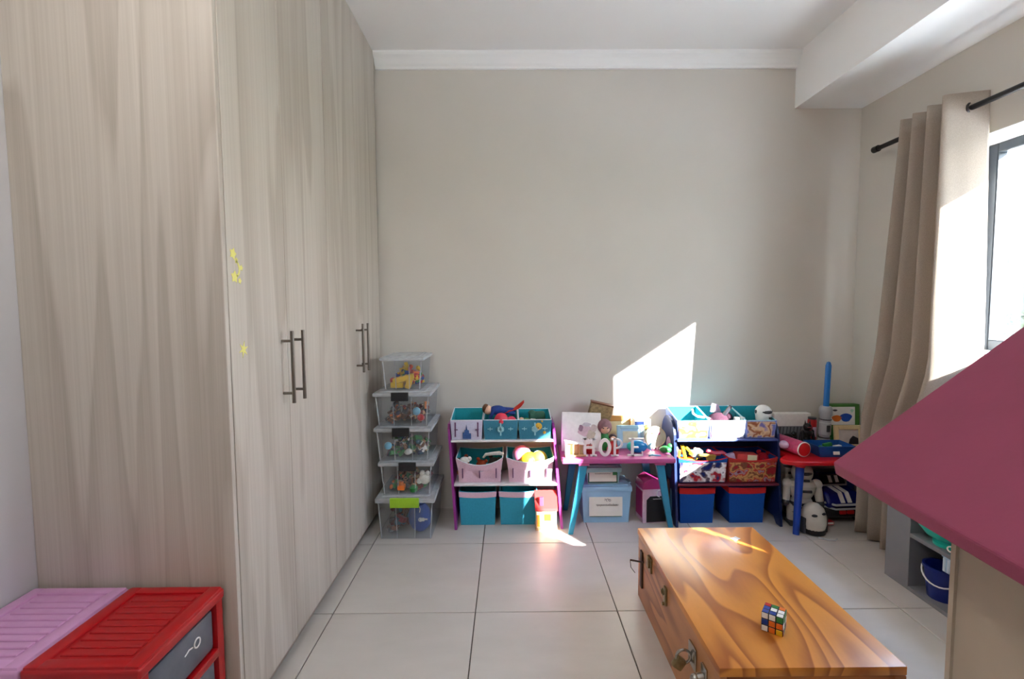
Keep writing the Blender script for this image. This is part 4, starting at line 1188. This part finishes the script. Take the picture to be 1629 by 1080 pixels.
wf = thing('wooden_board', 'light wooden framed board leaning on the wall behind the desk things', 'board', (.672, 2.992, DZ), rot=(R(-6), 0, 0))
bm = B(); box(bm, -.085, .085, -.006, .006, 0, .150, .001, 1); obj('panel', bm, 'cream', wf)
bm = B(); box(bm, -.088, .088, -.010, .010, .146, .182, .003, 1); obj('top_rail', bm, mat('honey_wood', (206, 152, 84), .5, .1, 30), wf)
for x in (-.088, .076):
    bm = B(); box(bm, x, x + .012, -.009, .009, 0, .148, .002, 1); obj('stile', bm, mat('honey_wood', (206, 152, 84), .5, .1, 30), wf)
pf = thing('photo_frame', 'pale blue photo frame standing in the middle of the desk', 'photo frame', (.735, 2.905, DZ), rot=(R(-8), 0, 0))
for bxs in ((-.082, -.062, 0, .140), (.062, .082, 0, .140), (-.062, .062, 0, .022), (-.062, .062, .118, .140)):
    bm = B(); box(bm, bxs[0], bxs[1], -.008, .006, bxs[2], bxs[3], .002, 1); obj('moulding', bm, mat('frame_blue', (164, 202, 218), .5, .05, 20), pf)
bm = B(); box(bm, -.062, .062, -.003, .003, .022, .118); obj('mount', bm, 'pale_blue', pf)
bm = B(); box(bm, -.046, .046, -.005, -.002, .034, .104); obj('picture', bm, mat('picture_cream', (216, 208, 178), .6, .12, 26), pf)
dc = thing('round_plaque', 'round cream plaque with small pink marks on little feet on the desk', 'plaque', (.878, 2.885, DZ))
bm = B(); cyl(bm, (0, -.010, .076), (0, .010, .076), .063, n=40); o = obj('disc', bm, mat('plaque_cream', (228, 220, 198), .7, .05, 30), dc, True)
bm = B(); torus(bm, (0, -.010, .076), .061, .003, Rx(R(90)), 36, 6); obj('rim', bm, 'cream', dc, True)
for x, z, r, c in ((-.022, .098, .005, 'brown'), (.018, .100, .010, 'pink'), (-.008, .066, .006, 'grey'), (-.028, .058, .008, 'mint')):
    bm = B(); cyl(bm, (x, -.0115, z), (x, -.009, z), r, n=14); obj('mark', bm, c, dc)
for x in (-.03, -.01, .012, .032):
    bm = B(); box(bm, x - .005, x + .005, -.016, .016, 0, .018, .002, 1); obj('foot', bm, 'white', dc)
wb = thing('craft_box', 'small white and blue carton behind the photo frame', 'carton', (.815, 2.965, DZ))
bm = B(); box(bm, -.05, .05, -.03, .03, 0, .172, .002, 1); obj('carton', bm, 'white', wb)
bm = B(); box(bm, -.046, .010, -.0315, -.029, .125, .158); obj('print', bm, 'navy', wb)
bm = B(); sph(bm, (.030, -.036, .120), .020, (1, .6, 1.2)); obj('badge', bm, 'gold', wb, True)
wh2 = thing('toy_fish', 'shiny turquoise and blue toy fish behind the letter E', 'toy', (.752, 2.815, DZ), 0)
bm = B(); sph(bm, (0, 0, .038), .040, (1.5, .8, .95), 24, 14); obj('body', bm, mat('shiny_blue', (20, 128, 190), .15, .1, 20), wh2, True)
bm = B(); sph(bm, (-.034, -.006, .040), .030, (1, .9, .9)); obj('belly', bm, 'turquoise', wh2, True)
bm = B(); prism(bm, [(.05, .03), (.085, .062), (.078, .035), (.088, .010)], -.004, .004, 'y'); obj('tail', bm, 'sky', wh2)
rd = thing('dress_doll', 'tiny doll with dark hair and a red dress behind the letter P', 'doll', (.607, 2.815, DZ))
bm = B(); lathe(bm, [(0, 0), (.034, 0), (.036, .025), (.020, .06), (.010, .072), (0, .072)]); obj('dress', bm, 'red', rd, True)
bm = B(); sph(bm, (0, -.004, .088), .018); obj('head', bm, 'skin', rd, True)
bm = B(); sph(bm, (0, .003, .095), .021, (1.1, .9, .85)); obj('hair', bm, mat('hair_dark', (58, 40, 42), .8, .1, 60), rd, True)
ap = thing('toy_apple', 'round red toy fruit behind the letter H', 'toy fruit', (.470, 2.81, DZ))
bm = B(); lathe(bm, [(0, .004), (.018, 0), (.030, .014), (.032, .032), (.022, .048), (.006, .046), (0, .042)]); obj('fruit', bm, 'red', ap, True)
bm = B(); cyl(bm, (0, 0, .042), (.004, 0, .060), .002, n=6); obj('stem', bm, 'brown', ap)
bm = B(); tube(bm, [(0, 0, .004), (.02, -.008, .010), (.045, -.004, .006), (.07, 0, .004)], [.004, .006, .005, .003], 6); one('hair_ribbon', bm, 'sky', 'pale blue ribbon lying on the desk before the round plaque', 'ribbon', (.80, 2.745, DZ))
bm = B(); sph(bm, (0, 0, .020), .030, (1.2, 1, .7)); sph(bm, (.026, 0, .040), .016); one('toy_frog', bm, 'green', 'small green toy animal at the navy shelf end of the desk', 'toy', (.918, 2.81, DZ))
# standing letters
gl_ = 'white standing letters on the desk'
Mlt = mat('letter_white', (236, 230, 228), .5, .03, 30)
LZ, LH, LY = DZ, .104, 2.752
def letter(nm, label, x, parts):
    bm = B()
    for p in parts:
        if p[0] == 'b':
            box(bm, p[1], p[2], -.007, .007, p[3], p[4])
        elif p[0] == 'o':
            poly = lambda rx, rz: [(p[1] + rx * math.cos(6.283 * k / 32), p[2] + rz * math.sin(6.283 * k / 32)) for k in range(32)]
            A, C = poly(p[3], p[4]), poly(p[5], p[6])
            loft(bm, [(q[0], -.007, q[1]) for q in A], [(q[0], .007, q[1]) for q in A], [(q[0], .007, q[1]) for q in C], [(q[0], -.007, q[1]) for q in C], [(q[0], -.007, q[1]) for q in A])
        else:
            cx, cz, R1, R2 = p[1:]
            n = 14
            A = [(cx + R1 * math.sin(math.pi * k / n), cz + R1 * .8 * math.cos(math.pi * k / n)) for k in range(n + 1)]
            C = [(cx + R2 * math.sin(math.pi * k / n), cz + R2 * .8 * math.cos(math.pi * k / n)) for k in range(n, -1, -1)]
            prism(bm, A + C, -.007, .007, 'y')
    bmesh.ops.remove_doubles(bm, verts=bm.verts[:], dist=1e-5)
    one(nm, bm, Mlt, label, 'letter', (x, LY, LZ), None, gl_, False)
letter('standing_letter', 'white standing letter H on the desk', .413, [('b', .012, .026, 0, LH), ('b', .062, .076, 0, LH), ('b', .0, .038, 0, .009), ('b', .050, .088, 0, .009), ('b', .0, .038, LH - .007, LH), ('b', .050, .088, LH - .007, LH), ('b', .026, .062, .046, .058)])
letter('standing_letter', 'white oval standing letter O on the desk', .512, [('o', .036, LH / 2, .036, LH / 2, .018, .034)])
letter('standing_letter', 'white standing letter P on the desk', .585, [('b', .014, .026, 0, LH), ('b', .0, .044, 0, .007), ('b', .0, .034, LH - .007, LH), ('a', .028, .073, .038, .028)])
letter('standing_letter', 'white standing letter E on the desk', .680, [('b', .020, .034, 0, LH), ('b', .0, .086, 0, .009), ('b', .006, .098, LH - .007, LH), ('b', .034, .062, .048, .055), ('b', .082, .088, 0, .026), ('b', .092, .098, LH - .026, LH)])

# ------------------------------------------------------------------ red round-cornered table with blue legs
M_rt = mat('table_red', (198, 20, 28), .3, .05, 14)
M_bl = mat('leg_blue', (16, 62, 158), .3, .05, 14)
rt_ = thing('kids_table', 'red topped kids table on round blue legs in the corner', 'table', (1.83, 2.83, 0))
RZ = .425
bm = B()
pts = [(-.236, .185), (-.236, -.080), (-.270, -.105), (-.298, -.135), (-.304, -.165), (-.288, -.190), (-.250, -.205), (-.18, -.212), (-.06, -.214), (.045, -.208), (.088, -.190),
       (.112, -.150), (.135, -.112), (.20, -.098), (.27, -.085), (.305, -.05), (.318, .0), (.318, .185)]
prism(bm, pts, RZ - .028, RZ - .002, 'z'); o = obj('top', bm, M_rt, rt_, True); bv = o.modifiers.new('soft', 'BEVEL'); bv.width = .008; bv.segments = 3
for p0, p1 in (((-.225, -.190, 0), (-.180, -.135, RZ - .03)), ((-.24, .17, 0), (-.205, .13, RZ - .03)), ((.305, .13, 0), (.285, .11, RZ - .03))):
    bm = B(); cyl(bm, p0, p1, .017, .023, 18); obj('leg', bm, M_bl, rt_, True)
    bm = B(); cyl(bm, (p1[0], p1[1], RZ - .055), (p1[0], p1[1], RZ - .026), .026, .036, 18); obj('socket', bm, M_rt, rt_, True)

tubx = thing('gift_tube', 'pink printed toy tube with a red round end lying on the red table', 'tube', (1.672, 2.70, RZ), 0)
d = Vector((-.042, .20, 0)); n_ = d.normalized(); r0 = .043
bm = B(); cyl(bm, (0, 0, r0), (d.x, d.y, r0), r0 - .001, n=28); obj('tube', bm, mat('tube_pink', (196, 74, 116), .4, .2, 40), tubx, True)
bm = B(); cyl(bm, Vector((0, 0, r0)) - n_ * .006, Vector((0, 0, r0)) + n_ * .002, r0 * .86, n=28); obj('end_disc', bm, M_rt, tubx, True)
bm = B(); torus(bm, (0, 0, r0), r0 - .0025, .0035, n_.to_track_quat('Z', 'Y').to_matrix(), 28, 8); obj('rim', bm, 'white', tubx, True)
bm = B(); sph(bm, Vector((-.035, .03, r0 + .006)) + d * .35 - Vector((.02, .02, 0)), .026, (1, 1.2, .9)); obj('print', bm, 'lilac', tubx, True)
tr_ = thing('blue_tray', 'blue plastic tray with a white sticker at the front of the red table', 'tray', (1.850, 2.752, RZ - .002))
bm = B(); shell(bm, .085, .055, .105, .068, 0, .062); o = obj('tray', bm, mat('tray_blue', (18, 78, 150), .35, .06, 20), tr_); sm = o.modifiers.new('w', 'SOLIDIFY'); sm.thickness = .004
bm = B(); rbox(bm, (.0, -.0645, .026), (.036, .002, .018), Rx(R(-12))); obj('sticker', bm, 'white', tr_)
bm = B(); tube(bm, [(-.105, -.068, .062), (.105, -.068, .062), (.105, .068, .062), (-.105, .068, .062)], .004, 6, closed=True); obj('rim', bm, mat('tray_blue', (18, 78, 150)), tr_, True)
bm = B(); rbox(bm, (0, 0, .032), (.06, .03, .02), Ry(.2), .005); rbox(bm, (.02, .012, .050), (.05, .02, .02), Ry(-.2), .005); one('toy_truck', bm, 'green', 'green toy lying in the blue tray', 'toy', (1.815, 2.735, RZ + .006))
bm = B(); rbox(bm, (0, 0, .048), (.05, .02, .016), Rz(.3), .004); one('toy_block', bm, 'white', 'white flat block lying across the blue tray', 'block', (1.885, 2.735, RZ))
bm = B(); rbox(bm, (0, 0, .015), (.05, .03, .03), Rz(.3), .005); one('toy_block', bm, 'yellow', 'yellow block on the red table behind the pink tube', 'block', (1.742, 2.845, RZ))
sw = thing('toy_sword', 'toy sword with a blue blade standing on its grey hilt', 'toy sword', (1.915, 2.90, RZ - .002), rot=(0, R(1.5), 0))
bm = B(); lathe(bm, [(0, 0), (.033, 0), (.033, .05), (.028, .055), (.028, .075), (.034, .08), (.034, .15), (.030, .155), (.030, .19), (.036, .20), (.036, .235), (.028, .252), (0, .252)]); obj('hilt', bm, 'silver', sw, True)
bm = B()
for z in (.062, .172, .21):
    torus(bm, (0, 0, z), .031, .004, None, 24, 6)
box(bm, -.010, .010, -.039, -.028, .10, .14, .002, 1); obj('grip_ring', bm, 'dark_grey', sw, True)
bm = B(); lathe(bm, [(0, .25), (.016, .25), (.016, .50), (.010, .520), (0, .524)]); obj('blade', bm, mat('blade_blue', (24, 110, 190), .25, .05, 20), sw, True)
gx = thing('game_box', 'green toy car box with a white picture front propped in the corner', 'box', (2.062, 2.955, RZ - .002), rot=(R(-3), 0, 0))
bm = B(); box(bm, -.088, .098, -.022, .03, 0, .252, .002, 1); obj('carton', bm, mat('carton_green', (62, 116, 44), .5, .15, 30), gx)
bm = B(); box(bm, -.084, .068, -.0235, -.021, .125, .236); q = obj('picture', bm, 'white', gx)
for x, z, rx, rz, c in ((-.045, .165, .030, .020, 'orange'), (.012, .170, .036, .026, 'royal'), (-.055, .215, .014, .006, 'ink'), (.050, .212, .010, .010, 'mint')):
    bm = B(); prism(bm, [(x + rx * math.cos(a) * (1 + .15 * math.sin(3 * a)), z + rz * math.sin(a)) for a in [6.283 * k / 16 for k in range(16)]], -.0245, -.022, 'y'); obj('print', bm, c, q)
bm = B(); box(bm, -.084, -.05, -.024, -.021, .01, .115); obj('print', bm, 'green', gx)
cf = thing('photo_frame', 'cream wooden frame with a dark picture before the green box', 'photo frame', (2.045, 2.868, RZ - .002), rot=(R(-8), 0, 0))
for bxs in ((-.082, -.058, 0, .138), (.064, .088, 0, .138), (-.058, .064, 0, .022), (-.058, .064, .112, .138)):
    bm = B(); box(bm, bxs[0], bxs[1], -.010, .008, bxs[2], bxs[3], .002, 1); obj('moulding', bm, mat('frame_cream', (222, 200, 152), .5, .06, 20), cf)
bm = B(); box(bm, -.058, .064, -.003, .003, .022, .112); obj('picture', bm, mat('picture_pale', (206, 198, 190), .6, .1, 26), cf)
bm = B(); prism(bm, [(.0, .024), (.06, .024), (.06, .06), (.03, .075), (.01, .055)], -.005, -.001, 'y'); obj('print', bm, 'ink', cf)
wc = thing('white_crate', 'white box with a dark mesh front at the back of the red table', 'box', (1.745, 2.985, RZ - .002))
bm = B(); box(bm, -.105, .125, -.025, .025, 0, .195, .003, 1); obj('carton', bm, 'white', wc)
bm = B(); box(bm, -.100, .115, -.0265, -.023, .004, .115); obj('front_panel', bm, 'grey', wc)
for k in range(10):
    bm = B(); x = -.093 + k * .0215; rbox(bm, (x, -.028, .06), (.004, .003, .105), Ry(.12)); obj('bar', bm, 'dark_grey', wc)
def figure(label, loc, s, rz, main, dark, ears=False, name='toy_figure', rot=None):
    """standing toy figure: feet, legs, torso, arms, head with visor"""
    t = thing(name, label, 'toy figure', loc, rz, rot=rot)
    for x in (-1, 1):
        bm = B(); rbox(bm, (x * .17 * s, -.04 * s, .04 * s), (.20 * s, .30 * s, .08 * s), None, .02 * s); obj('foot', bm, dark, t, True)
        bm = B(); cyl(bm, (x * .16 * s, 0, .07 * s), (x * .15 * s, 0, .40 * s), .095 * s, .12 * s, 14); obj('leg', bm, main, t, True)
        bm = B(); sph(bm, (x * .155 * s, -.05 * s, .26 * s), .075 * s, (1, .8, .8)); obj('knee', bm, dark, t, True)
        bm = B(); cyl(bm, (x * .27 * s, 0, .78 * s), (x * .31 * s, -.06 * s, .48 * s), .085 * s, .07 * s, 12); sph(bm, (x * .27 * s, 0, .79 * s), .10 * s); obj('arm', bm, main, t, True)
        bm = B(); sph(bm, (x * .315 * s, -.07 * s, .44 * s), .07 * s); obj('hand', bm, dark, t, True)
    bm = B(); lathe(bm, [(0, .36), (.20, .37), (.21, .44), (.17, .52), (.25, .66), (.27, .78), (.20, .86), (0, .88)], n=20); bmesh.ops.scale(bm, vec=(s, s * .72, s), verts=bm.verts[:]); obj('torso', bm, main, t, True)
    bm = B(); rbox(bm, (0, 0, .42 * s), (.42 * s, .31 * s, .06 * s), None, .015 * s); rbox(bm, (0, -.185 * s, .70 * s), (.22 * s, .04 * s, .05 * s), None, .01 * s); obj('belt', bm, dark, t, True)
    bm = B(); sph(bm, (0, 0, 1.02 * s), .19 * s, (1, 1, 1.05), 20, 14); cyl(bm, (0, 0, .84 * s), (0, 0, .96 * s), .13 * s, .18 * s, 18); obj('head', bm, main, t, True)
    bm = B(); sph(bm, (0, -.06 * s, 1.04 * s), .155 * s, (1.0, 1, .36)); rbox(bm, (0, -.185 * s, .91 * s), (.12 * s, .03 * s, .04 * s)); obj('visor', bm, dark if main != dark else 'maroon', t, True)
    if ears:
        for x in (-1, 1):
            bm = B(); cyl(bm, (x * .12 * s, 0, 1.14 * s), (x * .14 * s, 0, 1.36 * s), .05 * s, .008 * s, 8); obj('ear', bm, main, t, True)
figure('black toy figure with pointed ears on the red table', (1.803, 2.885, RZ - .002), .125, .2, 'black', 'black', True)
rc = thing('drink_can', 'tall red printed tin on the red table beside the sword hilt', 'tin', (1.862, 2.935, RZ - .002))
bm = B(); lathe(bm, [(0, 0), (.022, 0), (.025, .006), (.025, .158), (.022, .165), (0, .165)]); obj('tin', bm, 'red', rc, True)
bm = B(); lathe(bm, [(0, .165), (.0235, .165), (.0235, .176), (0, .178)]); obj('lid', bm, 'dark_grey', rc, True)
bm = B(); rbox(bm, (0, -.0245, .09), (.020, .004, .06), None, .001); obj('label', bm, 'lilac', rc)
bm = B(); rbox(bm, (0, 0, .03), (.08, .05, .06), Rz(.2), .010); sph(bm, (-.01, -.01, .064), .024, (1.2, 1, .7)); sph(bm, (.03, 0, .075), .016)
one('toy_vehicle', bm, 'black', 'black chunky toy before the white box on the red table', 'toy', (1.715, 2.925, RZ - .002))

# under the red table
figure('white toy robot standing behind the front blue leg, nearer the navy shelf', (1.700, 2.925, 0), .30, .10, mat('robot_white', (196, 190, 178), .45, .06, 20), 'black', False, 'toy_robot')
figure('white toy robot standing under the red table beside the ride-on car', (1.718, 2.785, 0), .30, -.15, mat('robot_white', (196, 190, 178)), 'dark_grey', False, 'toy_robot')
hl = thing('toy_droid', 'domed white toy with dark slots on the floor behind the blue leg', 'toy', (1.716, 2.664, 0), .1)
bm = B(); lathe(bm, [(0, .03), (.058, .03), (.066, .06), (.064, .105), (.050, .145), (.026, .166), (0, .172)], n=24); obj('dome', bm, mat('robot_white', (196, 190, 178)), hl, True)
bm = B(); cyl(bm, (0, 0, .006), (0, 0, .036), .062, .058, 20); obj('base', bm, 'black', hl, True)
for x, z in ((-.030, .118), (.018, .126), (.0, .092)):
    bm = B(); sph(bm, (x, -.048, z), .013, (1.4, .8, .6)); obj('slot', bm, 'black', hl, True)
for x in (-1, 1):
    bm = B(); rbox(bm, (x * .066, -.005, .05), (.016, .035, .09), None, .006); obj('side_leg', bm, 'dark_grey', hl, True)
bm = B(); tube(bm, [(-.03, .02, .004), (.0, -.012, .004), (.035, -.02, .004), (.06, 0, .004)], .004, 6)
one('toy_skid', bm, 'silver', 'thin grey toy rail lying on the tiles before the domed toy', 'toy', (1.735, 2.575, 0))
car = thing('ride_on_car', 'dark blue ride-on toy car with white bonnet stripes under the red table', 'toy car', (1.948, 2.858, 0), R(4))
M_cb = mat('car_blue', (22, 30, 110), .22, .06, 14)
bm = B(); box(bm, -.125, .125, -.115, .12, .045, .105, .02, 3); obj('chassis', bm, 'black', car, True)
bm = B(); prism(bm, [(-.112, .10), (-.118, .135), (-.085, .185), (.06, .20), (.115, .19), (.115, .10)], -.108, .108, 'x')
o = obj('bonnet', bm, M_cb, car); bv = o.modifiers.new('s', 'BEVEL'); bv.width = .018; bv.segments = 3
def on_hood(nm, x0, x1, m):
    bm = B()
    P = [(-.119, .138), (-.087, .186)]
    Q = [(-.087, .187), (.05, .2005)]
    for (a, b3) in (P, Q):
        d2 = Vector((0, b3[0] - a[0], b3[1] - a[1])); nn = Vector((0, -d2.z, d2.y)).normalized() * .004
        A = [(x0, a[0], a[1]), (x1, a[0], a[1]), (x1, b3[0], b3[1]), (x0, b3[0], b3[1])]
        lo = [bm.verts.new(Vector(p) - nn * .5) for p in A]; hi_ = [bm.verts.new(Vector(p) + nn) for p in A]
        bm.faces.new(lo[::-1]); bm.faces.new(hi_)
        for k in range(4):
            bm.faces.new((lo[k], lo[(k + 1) % 4], hi_[(k + 1) % 4], hi_[k]))
    obj(nm, bm, m, car)
on_hood('stripe', -.034, -.010, 'white'); on_hood('stripe', .008, .032, 'white')
bm = B(); prism(bm, [(-.01, .20), (.03, .268), (.10, .272), (.116, .20)], -.088, .088, 'x'); o = obj('cabin', bm, M_cb, car); bv = o.modifiers.new('s', 'BEVEL'); bv.width = .014; bv.segments = 3
bm = B(); rbox(bm, (0, .004, .236), (.150, .006, .056), Rx(R(-30)), .004); obj('windscreen', bm, mat('dark_glass', (14, 16, 22), .1, .05, 10), car)
bm = B(); tube(bm, [(-.078, -.014, .206), (.078, -.014, .206)], .005, 8); obj('wiper_bar', bm, 'silver', car, True)
bm = B(); rbox(bm, (-.020, -.004, .240), (.018, .005, .04), Rx(R(-30))); obj('stripe', bm, 'white', car)
bm = B(); rbox(bm, (.022, -.004, .240), (.018, .005, .04), Rx(R(-30))); obj('stripe', bm, 'white', car)
bm = B(); tube(bm, [(-.112, -.085, .132), (-.07, -.124, .128), (.07, -.124, .128), (.112, -.085, .132)], .007, 8); obj('bumper', bm, 'silver', car, True)
bm = B(); tube(bm, [(-.112, -.085, .108), (-.07, -.126, .104), (.07, -.126, .104), (.112, -.085, .108)], .006, 8); obj('bumper', bm, 'silver', car, True)
for x in (-.024, .024):
    bm = B(); rbox(bm, (x, -.121, .083), (.040, .012, .022), None, .005); obj('grille_light', bm, 'red', car, True)
for x in (-1, 1):
    bm = B(); rbox(bm, (x * .118, -.125, .030), (.055, .04, .022), None, .008); obj('corner_guard', bm, 'red', car, True)
    bm = B(); rbox(bm, (x * .118, -.147, .033), (.036, .004, .010)); obj('reflector', bm, 'white', car)
    for y in (-.06, .075):
        bm = B(); cyl(bm, (x * .108, y, .048), (x * .140, y, .048), .048, n=22); obj('wheel', bm, 'black', car, True)
bm = B(); cyl(bm, (-.135, .06, .14), (-.140, .055, .33), .006, n=10); obj('push_rod', bm, 'silver', car, True)
